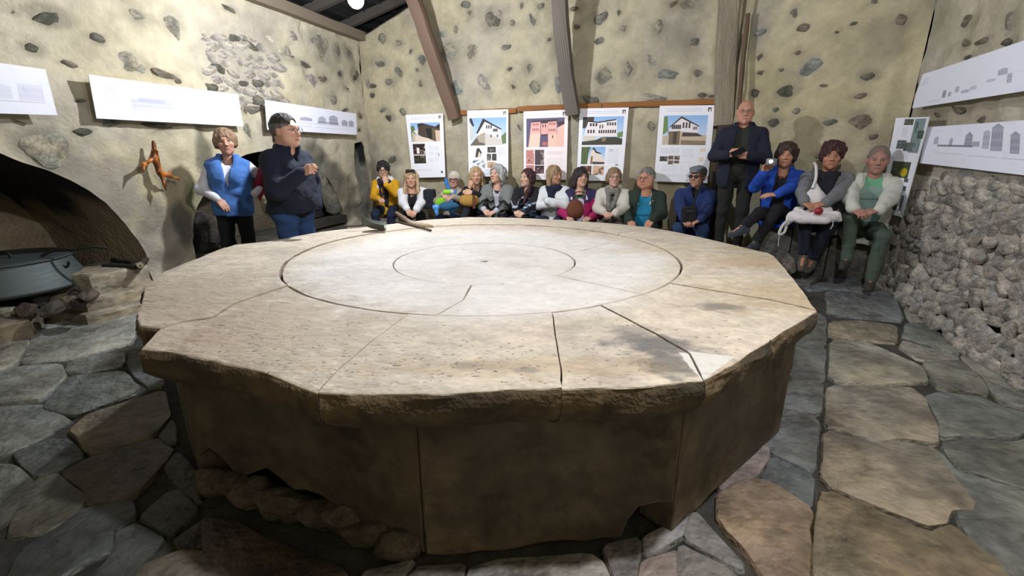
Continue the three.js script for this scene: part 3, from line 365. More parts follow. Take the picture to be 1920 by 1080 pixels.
function arcPts(C, R, a0, a1, n = 24, w = 0.02) { const o = []; for (let i = 0; i <= n; i++) { const a = lerp(a0, a1, i / n), r = R * (1 + w * (fbm(Math.cos(a) * 3 + C.y, Math.sin(a) * 3, 6, 3) - 0.5)); o.push({ x: C.x + r * Math.cos(a), y: C.y + r * Math.sin(a) }); } return o; }
// joints of the outer ring: from the rim inwards
const J = [
  [[297, 618], [345, 604], [397, 597], [440, 570], [494, 545]], [[592, 738], [640, 688], [700, 638], [752, 600]], [[1055, 728], [1049, 680], [1044, 594]], [[1322, 713], [1290, 662], [1230, 626], [1165, 590]],
  [[1448, 637], [1330, 592], [1243, 566]], [[1535, 583], [1440, 562], [1340, 546], [1285, 536]], [[1440, 474], [1300, 478], [1190, 481]], [[1225, 427], [1160, 437], [1120, 446]], [[640, 430], [675, 434], [712, 440]], [[420, 465], [470, 484], [600, 487]],
];
const rim = [ // outline points between joint k and joint k+1
  [[258, 655], [345, 665], [490, 698]], [[700, 742], [830, 740]], [[1200, 724]], [[1384, 681]], [], [[1475, 505], [1452, 480]], [[1380, 460], [1330, 448], [1255, 432]], [[1150, 419], [1050, 412], [960, 408], [880, 407], [800, 412], [700, 424]], [[600, 435], [500, 453], [440, 459]], [[372, 484], [305, 511], [271, 541], [257, 590], [256, 614]],
];
const inner = (k) => J[k].map(([x, y]) => tp(x, y));
const slabs = [];
for (let k = 0; k < J.length; k++) {
  const a = inner(k), b = inner((k + 1) % J.length), e0 = a[a.length - 1], e1 = b[b.length - 1];
  let t0 = onRing(ringC, ringR, e0), t1 = onRing(ringC, ringR, e1); if (k === J.length - 1) {} while (t1 < t0) t1 += 2 * Math.PI;
  const outer = [{ ...a[0], outer: true }, ...O(rim[k]), { ...b[0], outer: true }];
  const jb = b.slice(1, -1), arc = arcPts(ringC, ringR + 0.004, t1, t0), ja = a.slice(1, -1).reverse();
  const poly = [...roughLine(outer, 0.035, 0.009, k * 3 + 1, false), ...roughLine([b[0], ...jb, arc[0]], 0.05, 0.006, 5, false).slice(1, -1).map((p) => ({ x: p.x, y: p.y })), ...arc, ...roughLine([arc[arc.length - 1], ...ja, a[0]], 0.05, 0.006, 5, false).slice(1, -1).map((p) => ({ x: p.x, y: p.y }))];
  slabs.push(poly);
}
const atT = (m) => { m.position.set(-table.position.x, 0, -table.position.z); return m; };
slabs.forEach((P, k) => {
  const t = TY + [0, 0.002, -0.002, 0.002, 0, 0.003, 0, 0.001, 0.002, 0.006][k];
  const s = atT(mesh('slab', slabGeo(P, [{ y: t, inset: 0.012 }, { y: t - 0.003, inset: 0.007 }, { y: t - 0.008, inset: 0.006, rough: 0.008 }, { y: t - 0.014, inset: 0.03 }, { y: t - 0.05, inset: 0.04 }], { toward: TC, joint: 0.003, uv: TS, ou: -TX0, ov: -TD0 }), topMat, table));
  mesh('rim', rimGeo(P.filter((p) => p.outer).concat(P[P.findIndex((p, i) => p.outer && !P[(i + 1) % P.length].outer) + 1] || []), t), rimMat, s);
});
{ // inlaid ring in four pieces, and the round middle slab with its socket
  const K = [[[728, 508], [640, 515], [575, 528], [510, 541]], [[885, 533], [868, 562], [815, 595]], [[1062, 520], [1130, 535], [1240, 561]], [[1040, 462], [1090, 470], [1150, 447]]].map((l) => I(l));
  for (let k = 0; k < 4; k++) { const a = K[k], b = K[(k + 1) % 4]; let o0 = onRing(ringC, 1, a[a.length - 1]), o1 = onRing(ringC, 1, b[b.length - 1]), i0 = onRing(innC, 1, a[0]), i1 = onRing(innC, 1, b[0]); while (o1 < o0) o1 += 2 * Math.PI; while (i1 < i0) i1 += 2 * Math.PI;
    const P = [...arcPts(ringC, ringR - 0.003, o0, o1, 28), ...b.slice(1, -1).reverse(), ...arcPts(innC, innR + 0.004, i1, i0, 18), ...a.slice(1, -1)];
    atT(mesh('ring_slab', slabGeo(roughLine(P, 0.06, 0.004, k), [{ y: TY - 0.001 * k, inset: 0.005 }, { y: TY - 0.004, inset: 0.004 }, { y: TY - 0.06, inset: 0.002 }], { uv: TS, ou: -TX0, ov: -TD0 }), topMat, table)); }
  const P = arcPts(innC, innR - 0.004, 0, Math.PI * 2 * 0.985, 48, 0.01), sk = tp(908, 489);
  const shape = new THREE.Shape(P.map((p) => new THREE.Vector2(p.x, p.y))), hole = new THREE.Path(); arcPts(sk, 0.03, Math.PI * 2, 0.13, 16, 0.3).forEach((p, i) => i ? hole.lineTo(p.x, p.y) : hole.moveTo(p.x, p.y)); shape.holes.push(hole);
  const g = new THREE.ExtrudeGeometry(shape, { depth: 0.05, bevelEnabled: true, bevelSize: 0.004, bevelThickness: 0.003, bevelSegments: 1, curveSegments: 8 }); g.rotateX(-Math.PI / 2).translate(0, TY - 0.056, 0);
  const q = g.attributes.position, uv = []; for (let i = 0; i < q.count; i++) uv.push((q.getX(i) - TX0) / TS, (-q.getZ(i) - TD0) / TS); g.setAttribute('uv', new THREE.Float32BufferAttribute(uv, 2));
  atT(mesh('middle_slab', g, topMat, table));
  const C = roughLine(rim.flat().map(([x, y]) => tp(x, y)), 0.1, 0, 1);
  atT(mesh('core', slabGeo(C, [{ y: TY - 0.06, inset: 0.3 }, { y: TY - 0.2, inset: 0.42 }, { y: 0.02, inset: 0.45 }], {}), M(0x3a332a, 0.95), table));
}
{ // dado: upright panels under the rim
  const base = [[256, 600], [258, 655], [590, 738], [1322, 713], [1535, 583], [1455, 480], [1255, 432], [1050, 412], [880, 407], [700, 424], [500, 453], [372, 484], [271, 541]].map(([x, y]) => { const p = tp(x, y), L = Math.hypot(p.x - TC.x, p.y - TC.y), k = (L - 0.145) / L; return [TC.x + (p.x - TC.x) * k, TC.y + (p.y - TC.y) * k]; });
  const fl = (x, y) => { const p = ptY(x, y, 0); return [p.x, -p.z]; };
  // corners of the near faces are taken where the panels meet the floor
  const near = [[-1.72, 2.12], [-1.42, 1.78], [-0.33, 1.385], [0.64, 1.5], [1.47, 2.2]]; const all = [...near, ...base.slice(5, 12)];
  const gap = 0.012;
  for (let i = 0; i < all.length; i++) {
    const a = all[i], b = all[(i + 1) % all.length], L = Math.hypot(b[0] - a[0], b[1] - a[1]), e = [(b[0] - a[0]) / L, (b[1] - a[1]) / L], n = [e[1], -e[0]], h = 0.6;
    const s = new THREE.Shape(), R = rng(60 + i), bot = []; const m = Math.max(4, Math.round(L / 0.07)); for (let j = 0; j <= m; j++) bot.push([lerp(gap, L - gap, j / m), 0.0 + 0.025 * R()]);
    if (i === 2) { bot.splice(m - 2, 3, [L - 0.21, 0.02], [L - 0.19, 0.09], [L - 0.15, 0.15], [L - 0.07, 0.165], [L - gap, 0.16]); }
    if (i === 1) for (let j = 0; j <= m; j++) bot[j][1] = 0.16 + 0.05 * Math.sin(j * 1.3) * (j < m * 0.5 ? 1 : 0.3) - 0.14 * sstep(0.45, 0.95, j / m) + 0.02 * R();
    s.moveTo(gap, h); bot.forEach((p) => s.lineTo(p[0], p[1])); s.lineTo(L - gap, h); s.closePath();
    const g = new THREE.ExtrudeGeometry(s, { depth: 0.14, bevelEnabled: true, bevelSize: 0.008, bevelThickness: 0.008, bevelSegments: 2, steps: 1 }); g.translate(0, 0, -0.15);
    const m4 = new THREE.Matrix4().makeBasis(V(e[0], 0, -e[1]), V(0, 1, 0), V(n[0], 0, -n[1])); m4.setPosition(a[0] + TC.x * 0, 0, -a[1]); g.applyMatrix4(m4);
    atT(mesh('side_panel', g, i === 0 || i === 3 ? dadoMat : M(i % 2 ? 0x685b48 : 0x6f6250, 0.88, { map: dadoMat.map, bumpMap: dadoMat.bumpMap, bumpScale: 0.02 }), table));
  }
  // broken plinth stones at the foot of the left panels
  const ax = [V(1, 0, 0), V(0, 1, 0), V(0, 0, 1)], R = rng(404);
  for (let k = 0; k < 9; k++) { const t = k / 8, p = [lerp(-1.36, -0.42, t), lerp(1.76, 1.42, t)]; rock(table, V(p[0] + 0.2, 0.05, -p[1] + 3.05), ax, 0.09 + 0.04 * R(), 0.05 + 0.02 * R(), 0.06, (R() - 0.5) * 0.5, stoneMat(0x6d6152, 0.92), k, 0, 'plinth_stone'); }
}
// ---------------------------------------------------------------- smooth-field modelling: capsules and ellipsoids joined, then meshed
const cap = (a, b, ra, rb = ra) => { const dx = b.x - a.x, dy = b.y - a.y, dz = b.z - a.z, L = dx * dx + dy * dy + dz * dz || 1e-9; return (x, y, z) => { const px = x - a.x, py = y - a.y, pz = z - a.z; let t = (px * dx + py * dy + pz * dz) / L; t = t < 0 ? 0 : t > 1 ? 1 : t; return Math.hypot(px - dx * t, py - dy * t, pz - dz * t) - (ra + (rb - ra) * t); }; };
const ell = (c, r) => (x, y, z) => { const px = (x - c.x) / r.x, py = (y - c.y) / r.y, pz = (z - c.z) / r.z, k0 = Math.hypot(px, py, pz), k1 = Math.hypot(px / r.x, py / r.y, pz / r.z); return k1 < 1e-6 ? -Math.min(r.x, r.y, r.z) : k0 * (k0 - 1) / k1; };
const smin = (a, b, k) => { const h = k - Math.abs(a - b); return (a < b ? a : b) - (h > 0 ? h * h / (4 * k) : 0); };
const join = (L, k) => (x, y, z) => { let d = L[0](x, y, z); for (let i = 1; i < L.length; i++) d = smin(d, L[i](x, y, z), k); return d; };
function surf(f, lo, hi, cell) {
  const n = [0, 1, 2].map((i) => Math.ceil((hi[i] - lo[i]) / cell) + 2), [nx, ny, nz] = n, D = new Float32Array(nx * ny * nz).fill(1);
  const B = 6, rad = cell * B * 0.88 + 0.012;
  for (let k = 0; k < nz; k += B) for (let j = 0; j < ny; j += B) for (let i = 0; i < nx; i += B) {
    const c = f(lo[0] + (i + B / 2) * cell, lo[1] + (j + B / 2) * cell, lo[2] + (k + B / 2) * cell), far = Math.abs(c) > rad * 1.25;
    for (let q = k; q < Math.min(nz, k + B); q++) for (let r = j; r < Math.min(ny, j + B); r++) for (let s = i; s < Math.min(nx, i + B); s++) D[(q * ny + r) * nx + s] = far ? c : f(lo[0] + s * cell, lo[1] + r * cell, lo[2] + q * cell);
  }
  const pos = [], idx = [], id = new Int32Array(nx * ny * nz).fill(-1), O = [0, 1, nx, nx + 1, nx * ny, nx * ny + 1, nx * ny + nx, nx * ny + nx + 1];
  const E = [[0, 1], [2, 3], [4, 5], [6, 7], [0, 2], [1, 3], [4, 6], [5, 7], [0, 4], [1, 5], [2, 6], [3, 7]];
  for (let k = 0; k < nz - 1; k++) for (let j = 0; j < ny - 1; j++) for (let i = 0; i < nx - 1; i++) {
    const b = (k * ny + j) * nx + i; let m = 0; for (let q = 0; q < 8; q++) if (D[b + O[q]] < 0) m |= 1 << q; if (m === 0 || m === 255) continue;
    let x = 0, y = 0, z = 0, c = 0; for (const [p, q] of E) { if (((m >> p) & 1) === ((m >> q) & 1)) continue; const a = D[b + O[p]], e = D[b + O[q]], t = a / (a - e); x += (p & 1) + t * ((q & 1) - (p & 1)); y += ((p >> 1) & 1) + t * (((q >> 1) & 1) - ((p >> 1) & 1)); z += (p >> 2) + t * ((q >> 2) - (p >> 2)); c++; }
    id[b] = pos.length / 3; pos.push(lo[0] + (i + x / c) * cell, lo[1] + (j + y / c) * cell, lo[2] + (k + z / c) * cell);
  }
  const quad = (a, b, c, d, s) => { if (a < 0 || b < 0 || c < 0 || d < 0) return; s ? idx.push(a, b, c, a, c, d) : idx.push(a, c, b, a, d, c); };
  for (let k = 1; k < nz - 1; k++) for (let j = 1; j < ny - 1; j++) for (let i = 1; i < nx - 1; i++) {
    const b = (k * ny + j) * nx + i, s = D[b] < 0;
    if (s !== D[b + 1] < 0) quad(id[b - nx * ny - nx], id[b - nx * ny], id[b], id[b - nx], !s === false);
    if (s !== D[b + nx] < 0) quad(id[b - nx * ny - 1], id[b - 1], id[b], id[b - nx * ny], s);
    if (s !== D[b + nx * ny] < 0) quad(id[b - nx - 1], id[b - nx], id[b], id[b - 1], s);
  }
  return { pos, idx };
}
function surfGeo(s, colorFn, uvScale = 3) {
  const uv = [], cl = colorFn ? [] : null; for (let i = 0; i < s.pos.length; i += 3) { uv.push((s.pos[i] + s.pos[i + 2] * 0.7) * uvScale, s.pos[i + 1] * uvScale); if (cl) { const c = colorFn(s.pos[i], s.pos[i + 1], s.pos[i + 2]); cl.push(c.r, c.g, c.b); } }
  return geoOf(s.pos, s.idx, uv, cl);
}
const clothBump = rep(TEX.cloth, 4), clothMats = {};
function cloth(hex, rough = 0.88) { return clothMats[hex + '_' + rough] ||= M(hex, rough, { bumpMap: clothBump, bumpScale: 0.003 }); }
const vertCloth = M(0xffffff, 0.9, { vertexColors: true, bumpMap: clothBump, bumpScale: 0.003 });
function blob(name, parent, f, lo, hi, cell, mat, colorFn) { return mesh(name, surfGeo(surf(f, lo, hi, cell), colorFn), mat, parent); }

// ---------------------------------------------------------------- benches, ledges and steps
{
  const nearW = (W, u, o) => { const p = W.at(u, 0, o); return { x: p.x, y: -p.z }; };
  const slabAt = (name, pts, y0, y1, mat, parent, seed) => mesh(name, slabGeo(roughLine(pts, 0.06, 0.012, seed), [{ y: y1, inset: 0.03 }, { y: y1 - 0.006, inset: 0.012 }, { y: y1 - 0.03, inset: 0, rough: 0.02 }, { y: (y0 + y1) / 2, inset: 0.0, rough: 0.025 }, { y: y0, inset: 0 }], {}), mat, parent);
  const b = thing('stone_bench', 'long low stone bench along the back wall under the row of seated people', 'bench');
  for (let i = 0; i < 6; i++) { const u0 = lerp(0.35, 5.2, i / 6) + 0.006, u1 = lerp(0.35, 5.2, (i + 1) / 6) - 0.006; slabAt('block', [nearW(BW, u0, 0.02), nearW(BW, u1, 0.02), nearW(BW, u1, 0.5), nearW(BW, u0, 0.5)], -0.02, 0.4, stoneMat([0x9a917f, 0x8f8677][i % 2], 0.9), b, i); }
  const r = thing('stone_ledge', 'high grey stone ledge in the right corner with four people on and beside it', 'bench');
  for (let i = 0; i < 3; i++) { const u0 = lerp(0.55, 1.66, i / 3) + 0.005, u1 = lerp(0.55, 1.66, (i + 1) / 3) - 0.005; slabAt('block', [nearW(BW2, u0, 0.01), nearW(BW2, u1, 0.01), nearW(BW2, u1, 0.46 - (i === 2 ? 0.06 : 0)), nearW(BW2, u0, 0.46)], -0.02, 0.66, stoneMat([0x77736b, 0x6a665e, 0x5f5b53][i], 0.9), r, 20 + i); }
  const s = thing('stone_step', 'raised grey stone step in front of the right ledge beneath the crossed legs', 'step');
  const fp = (x, y, h) => { const p = ptY(x, y, h); return { x: p.x, y: -p.z }; };
  slabAt('step_slab', [fp(1340, 492, 0.3), fp(1428, 508, 0.3), fp(1468, 500, 0.3), fp(1480, 470, 0.3), fp(1470, 447, 0.3), { x: 2.75, y: 6.0 }, { x: 2.1, y: 6.1 }], -0.02, 0.3, stoneMat(0x7d7c78, 0.85), s, 31);
  slabAt('lower_slab', [fp(1462, 528, 0.17), fp(1520, 532, 0.17), fp(1545, 512, 0.17), fp(1530, 490, 0.17), fp(1470, 490, 0.17)], -0.02, 0.17, stoneMat(0x74736e, 0.85), s, 33);
  const ax = [V(1, 0, 0), V(0, 1, 0), V(0, 0, 1)], q = ptD(1474, 492, 4.85); rock(s, q.sub(s.position), ax, 0.09, 0.12, 0.12, 0.2, stoneMat(0x857d73, 0.9), 3, 1, 'corner_stone');
}
// hearth of the left fireplace: raised stones, the cauldron on its pebbles and the firewood
{
  const h = thing('stone_hearth', 'raised hearth of layered beige stones inside the big left fireplace', 'hearth'), W = (u, o) => { const p = LW.at(u, 0, o); return { x: p.x, y: -p.z }; };
  const sl = (pts, y0, y1, c, s) => mesh('hearth_stone', slabGeo(roughLine(pts, 0.06, 0.014, s), [{ y: y1, inset: 0.035 }, { y: y1 - 0.008, inset: 0.014 }, { y: y1 - 0.03, inset: 0, rough: 0.03 }, { y: lerp(y0, y1, 0.4), inset: 0.008, rough: 0.04 }, { y: y0, inset: 0 }], {}), stoneMat(c, 0.9), h);
  sl([W(5.72, -0.5), W(6.32, -0.5), W(6.3, 0.02), W(6.0, 0.06), W(5.78, 0.03)], 0.2, 0.4, 0xc0b49c, 1);
  sl([W(5.62, -0.55), W(6.34, -0.55), W(6.33, 0.1), W(6.02, 0.16), W(5.66, 0.1)], 0.08, 0.22, 0xb9ac93, 2);
  sl([W(5.55, -0.6), W(6.36, -0.6), W(6.36, 0.2), W(5.98, 0.24), W(5.6, 0.16)], -0.02, 0.1, 0xb0a58f, 3);
  sl([W(3.2, -1.3), W(6.28, -1.3), W(6.28, -0.45), W(5.6, -0.35), W(5.3, 0.0), W(3.2, 0.0)], -0.02, 0.17, 0x857a66, 4);
  sl([W(4.3, -0.1), W(4.9, -0.1), W(4.95, 0.18), W(4.4, 0.2)], -0.02, 0.1, 0xb0a688, 5);
  // firewood on the hearth: two charred logs and one with a pale sawn end
  const log = (px, py, d, L, r, yaw, hex, end, label) => { const p = ptD(px, py, d), t = thing('firewood_log', label, 'log', p); const g = new THREE.CylinderGeometry(r * 0.95, r, L, 14, 6); const a = g.attributes.position; for (let i = 0; i < a.count; i++) { const k = 1 + 0.12 * (vn(a.getY(i) * 12 + px, Math.atan2(a.getZ(i), a.getX(i)) * 2, 3) - 0.5); a.setX(i, a.getX(i) * k); a.setZ(i, a.getZ(i) * k); } g.rotateX(Math.PI / 2).translate(0, 0, -L / 2); g.computeVertexNormals(); mesh('bark', g, woodMat(hex), t); if (end) { const e = mesh('sawn_end', new THREE.CylinderGeometry(r * 0.96, r * 0.96, 0.006, 20).rotateX(Math.PI / 2).translate(0, 0, 0.003), woodMat(0xe0d8bc), t); mesh('pith', new THREE.CylinderGeometry(r * 0.2, r * 0.2, 0.003, 10).rotateX(Math.PI / 2).translate(r * 0.05, -r * 0.1, 0.0075), M(0x2a2018), e); } t.rotation.y = yaw; };
  log(263, 497, 4.3, 0.4, 0.03, 0.5, 0x3b332b, true, 'short log with a pale round sawn end on the hearth');
  log(254, 500, 4.34, 0.34, 0.026, 1.45, 0x2f2a26, false, 'charred dark log lying along the hearth beside the pale sawn end');
  log(250, 492, 4.4, 0.3, 0.022, 1.25, 0x27231f, false, 'thin charred stick lying behind the charred hearth log');
  const R = rng(55), ax = [V(1, 0, 0), V(0, 1, 0), V(0, 0, 1)];
  const pv = [[48, 582, 34, 26, 0x5d5044], [12, 588, 34, 20, 0xa8a286], [96, 580, 34, 20, 0x5b544b], [122, 566, 28, 20, 0x74654f], [150, 568, 22, 16, 0x675a50], [166, 556, 26, 20, 0x77695c], [78, 566, 20, 16, 0x3c3630], [140, 552, 20, 16, 0x3d3731], [26, 570, 22, 16, 0x4a4138]];
  const lb = ['brown rounded stone under the cauldron, second from the left', 'pale stone at the left edge of the picture under the cauldron', 'dark flat stone lying at the middle under the cauldron', 'tan rounded stone under the right half of the cauldron', 'small brown stone right of the tan one by the cauldron', 'rough brown stone against the hearth right of the cauldron', 'dark stone tucked deep under the cauldron bottom', 'dark stone under the right edge of the cauldron', 'dark brown stone behind the rounded brown one under the cauldron'];
  pv.forEach(([px, py, w, hh, c], i) => { const p = ptD(px, py, 3.66 + (i > 5 ? 0.2 : 0) - 0.04 * (i < 3) + 0.12 * (px > 115)); const m = mesh('hearth_pebble', rocks[i % 10][1], stoneMat(c, 0.9)); m.position.copy(p); m.scale.set(w / 2 / 210, hh / 2 / 185, 0.08); m.rotation.set(0.2, R(), (R() - 0.5) * 0.5); tag(m, lb[i], 'stone', 'stones propping the cauldron'); });
  const pot = thing('cauldron', 'wide tinned metal cauldron with flat rim standing in the left fireplace', 'cauldron', ptD(26, 541, 4.02)); pot.scale.set(0.96, 0.84, 0.96);
  const tin = M(0x525a59, 0.58, { metalness: 0.35, bumpMap: rep(TEX.stoneBump, 1.5), bumpScale: 0.006 }), dark = M(0x20211f, 0.6, { metalness: 0.5 });
  const L = (p, seg = 56) => new THREE.LatheGeometry(p.map((q) => new THREE.Vector2(...q)), seg);
  mesh('vessel', L([[0, 0.0], [0.4, 0.0], [0.53, 0.012], [0.565, 0.035], [0.56, 0.06], [0.53, 0.13], [0.495, 0.22], [0.468, 0.3], [0.462, 0.325], [0.45, 0.325], [0.455, 0.28], [0.51, 0.1], [0.4, 0.02], [0, 0.02]]), tin, pot);
  mesh('rim', L([[0.44, 0.325], [0.472, 0.322], [0.482, 0.328], [0.482, 0.336], [0.472, 0.343], [0.44, 0.34], [0.44, 0.325]]), tin, pot);
  mesh('lid', L([[0, 0.375], [0.1, 0.372], [0.3, 0.362], [0.44, 0.35], [0.46, 0.345], [0.44, 0.34], [0, 0.34]]), M(0x454c4a, 0.6, { metalness: 0.35 }), pot);
  for (const a of [-0.12, 2.9]) { const g = new THREE.TorusGeometry(0.05, 0.011, 8, 20, Math.PI).rotateY(Math.PI / 2); const m = mesh('handle', g, dark, pot); m.position.set(0.478 * Math.cos(a), 0.27, 0.478 * Math.sin(a)); m.rotation.set(0, -a + Math.PI / 2, 0); m.rotateX(Math.PI * 0.9); }
  const lh = mesh('lid_handle', new THREE.TorusGeometry(0.06, 0.013, 8, 20, Math.PI), dark, pot); lh.position.set(0.12, 0.366, 0.1);
  const tw = thing('iron_fire_hook', 'bent dark iron fire hook lying across the cauldron lid', 'tool', ptD(135, 474, 4.05)); mesh('hook', new THREE.TubeGeometry(new THREE.CatmullRomCurve3([V(-0.2, -0.01, 0.08), V(-0.08, 0.04, 0.03), V(0.04, 0.03, 0), V(0.16, 0.045, -0.05), V(0.24, 0.02, -0.1)]), 24, 0.012, 8), M(0x2a2723, 0.7, { metalness: 0.4 }), tw);
}
{ // second fireplace: its raised stone bed, with a charred beam along the front
  const h = thing('stone_hearth', 'dark raised stone bed of the small fireplace behind the speaker', 'hearth'), W = (u, o) => { const p = LW.at(u, 0, o); return { x: p.x, y: -p.z }; };
  for (let i = 0; i < 4; i++) { const a = lerp(6.9, 9.45, i / 4) + 0.005, b = lerp(6.9, 9.45, (i + 1) / 4) - 0.005; mesh('hearth_stone', slabGeo(roughLine([W(a, -0.8), W(b, -0.8), W(b, 0.08), W(a, 0.08)], 0.07, 0.014, 70 + i), [{ y: 0.34, inset: 0.03 }, { y: 0.33, inset: 0.008 }, { y: 0.28, inset: 0, rough: 0.02 }, { y: -0.02, inset: 0 }], {}), stoneMat([0x59544a, 0x625c50][i % 2], 0.9), h); }
  const p = LW.at(8.95, 0.43, 0.02), t = thing('charred_beam', 'charred dark beam lying on the front of the small fireplace', 'beam', p); const g = new THREE.BoxGeometry(1.0, 0.12, 0.16, 20, 3, 3), a = g.attributes.position; for (let i = 0; i < a.count; i++) { a.setY(i, a.getY(i) + 0.025 * (fbm(a.getX(i) * 5, a.getZ(i) * 8, 2) - 0.5)); a.setZ(i, a.getZ(i) + 0.03 * (fbm(a.getX(i) * 5, a.getY(i) * 8, 6) - 0.5)); } g.computeVertexNormals(); mesh('timber', g, woodMat(0x37322c), t); t.rotation.y = Math.atan2(-LW.E.z, LW.E.x);
  const t2 = thing('charred_beam', 'second charred beam lying above the first in the small fireplace', 'beam', LW.at(9.0, 0.55, -0.2)); mesh('timber', g, woodMat(0x2c2824), t2); t2.rotation.y = t.rotation.y + 0.08;
  const ax = [LW.E, V(0, 1, 0), LW.N]; const st = mesh('rounded_stone', rocks[4][1], stoneMat(0x57524a, 0.9)); st.position.copy(LW.at(7.12, 0.6, -0.1)); st.scale.set(0.2, 0.26, 0.2); tag(st, 'big rounded sooty stone in the small fireplace beside the blue vest', 'stone');
}
// ---------------------------------------------------------------- timbers on the back wall
function timber(name, label, A, B, w, h, hex, bend = 0, round = false) {
  const d = B.clone().sub(A), L = d.length(), t = thing(name, label, 'beam', A.clone().add(B).multiplyScalar(0.5));
  const g = round ? new THREE.CylinderGeometry(w / 2, w / 2, L, 14, 16).rotateZ(Math.PI / 2) : new THREE.BoxGeometry(L, h, w, 36, 4, 4), a = g.attributes.position;
  for (let i = 0; i < a.count; i++) { const x = a.getX(i), y = a.getY(i), z = a.getZ(i), c = round ? 1 : 1 - 0.13 * Math.pow(Math.abs(y / (h / 2)) * Math.abs(z / (w / 2)), 2), k = c * (1 + 0.1 * (vn(x * 2.5 + L, 3) - 0.5)), o = bend * (1 - (2 * x / L) ** 2) + 0.012 * (vn(x * 4, L * 7) - 0.5); a.setY(i, y * k + 0.008 * (vn(x * 9, y * 30, z * 30) - 0.5)); a.setZ(i, z * k + o + 0.008 * (vn(x * 9, y * 30, z * 30 + 9) - 0.5)); }
  const uv = g.attributes.uv; for (let i = 0; i < uv.count; i++) uv.setXY(i, a.getX(i) * 0.7, (a.getY(i) * 2.2 + a.getZ(i) * 2.7));
  const ng = toCreasedNormals(g, 0.5); mesh('timber', ng, typeof hex === 'number' ? woodMat(hex) : hex, t);
  const x = d.normalize(), z = x.clone().cross(BW.N).normalize().negate(), y = z.clone().cross(x); t.quaternion.setFromRotationMatrix(new THREE.Matrix4().makeBasis(x, y, z)); return t;
}
timber('roof_strut', 'left slanting timber strut ending above the first poster gap', BW.px(853, 222, 0.12), BW.px(766, -30, 0.62), 0.19, 0.17, 0x7a6456);
timber('roof_strut', 'right timber strut with a bend ending beside the pink house poster', BW.px(1075, 214, 0.14), BW.px(1047, -40, 0.5), 0.2, 0.2, 0x77706a, 0.035);
timber('wall_post', 'rough whitewashed post running up the wall beside the rightmost poster', BW.px(1356, 235, 0.06), BW.px(1370, -60, 0.06), 0.24, 0.14, M(0xa89d8a, 0.92, { map: PT, bumpMap: PB, bumpScale: 0.02 }));
timber('wall_post', 'dark reddish post foot behind the standing man in the corner', V(2.83, 0.0, -6.3), V(2.83, 1.8, -6.32), 0.3, 0.2, 0x4a3a31);
timber('thin_pole', 'thin brown pole standing up behind the bald standing man', BW2.px(1385, 205, 0.14), BW2.px(1402, 26, 0.1), 0.055, 0.055, 0x6d5a48, 0, true);
{ // horizontal rail of orange pine in three lengths
  const seg = [[862, 212, 968, 207], [970, 205, 1128, 198], [1130, 198, 1342, 191]], lb = ['orange pine rail piece left of the pink house poster', 'orange pine rail piece behind the middle strut', 'orange pine rail piece above the two right posters'];
  seg.forEach(([a, b, c, d], i) => { timber('wall_rail', lb[i], BW.px(a, b, 0.035), BW.px(c, d, 0.035), 0.075, 0.03, 0xa9733f).userData.group = 'pine rail on the back wall'; });
}
// ---------------------------------------------------------------- sheets and posters
function canvasTex(w, h, draw) { const c = document.createElement('canvas'); c.width = w; c.height = h; const g = c.getContext('2d'); draw(g, w, h); const t = new THREE.CanvasTexture(c); t.colorSpace = THREE.SRGBColorSpace; t.anisotropy = 4; return t; }
function board(name, label, cat, group, P, thick, n, tex, bow = 0, edge = 0xd9d9d4) { // corners TL TR BR BL
  const t = thing(name, label, cat, P[3].clone().add(P[2]).multiplyScalar(0.5), group), q = P.map((p) => p.clone().sub(t.position)), m = 14, pos = [], uv = [], idx = [];
  for (let j = 0; j <= m; j++) for (let i = 0; i <= m; i++) { const u = i / m, v = j / m, a = q[0].clone().lerp(q[1], u), b = q[3].clone().lerp(q[2], u), p = a.lerp(b, v).addScaledVector(n, bow * (vn(u * 2.2 + P[0].x * 3, v * 1.5, P[0].y) - 0.4) + bow * 0.8 * (2 * u - 1) ** 4); pos.push(p.x, p.y, p.z); uv.push(u, 1 - v); }
  const K = (m + 1) * (m + 1), front = pos.slice(); for (let j = 0; j < m; j++) for (let i = 0; i < m; i++) { const a = j * (m + 1) + i; idx.push(a, a + m + 1, a + 1, a + 1, a + m + 1, a + m + 2); }
  const s = mesh('printed_sheet', geoOf(pos, idx, uv), M(0xffffff, 0.6, { map: tex, side: THREE.DoubleSide }), t);
  const bp = [], bi = []; for (let k = 0; k < K; k++) bp.push(front[k * 3] - n.x * 0.0012, front[k * 3 + 1] - n.y * 0.0012, front[k * 3 + 2] - n.z * 0.0012); for (let k = 0; k < K; k++) bp.push(front[k * 3] - n.x * thick, front[k * 3 + 1] - n.y * thick, front[k * 3 + 2] - n.z * thick);
  for (let j = 0; j < m; j++) for (let i = 0; i < m; i++) { const a = K + j * (m + 1) + i; bi.push(a, a + 1, a + m + 1, a + 1, a + m + 2, a + m + 1); }
  const edgeIdx = []; for (let i = 0; i < m; i++) edgeIdx.push([i, i + 1]); for (let j = 0; j < m; j++) edgeIdx.push([j * (m + 1) + m, (j + 1) * (m + 1) + m]); for (let i = m; i > 0; i--) edgeIdx.push([m * (m + 1) + i, m * (m + 1) + i - 1]); for (let j = m; j > 0; j--) edgeIdx.push([j * (m + 1), (j - 1) * (m + 1)]);
  for (const [a, b] of edgeIdx) bi.push(a, b, a + K, b, b + K, a + K);
  mesh('backing', geoOf(bp, bi), M(edge, 0.8, { side: THREE.DoubleSide }), t); return t;
}
const ink = (g, c, w = 1) => { g.strokeStyle = c; g.fillStyle = c; g.lineWidth = w; };
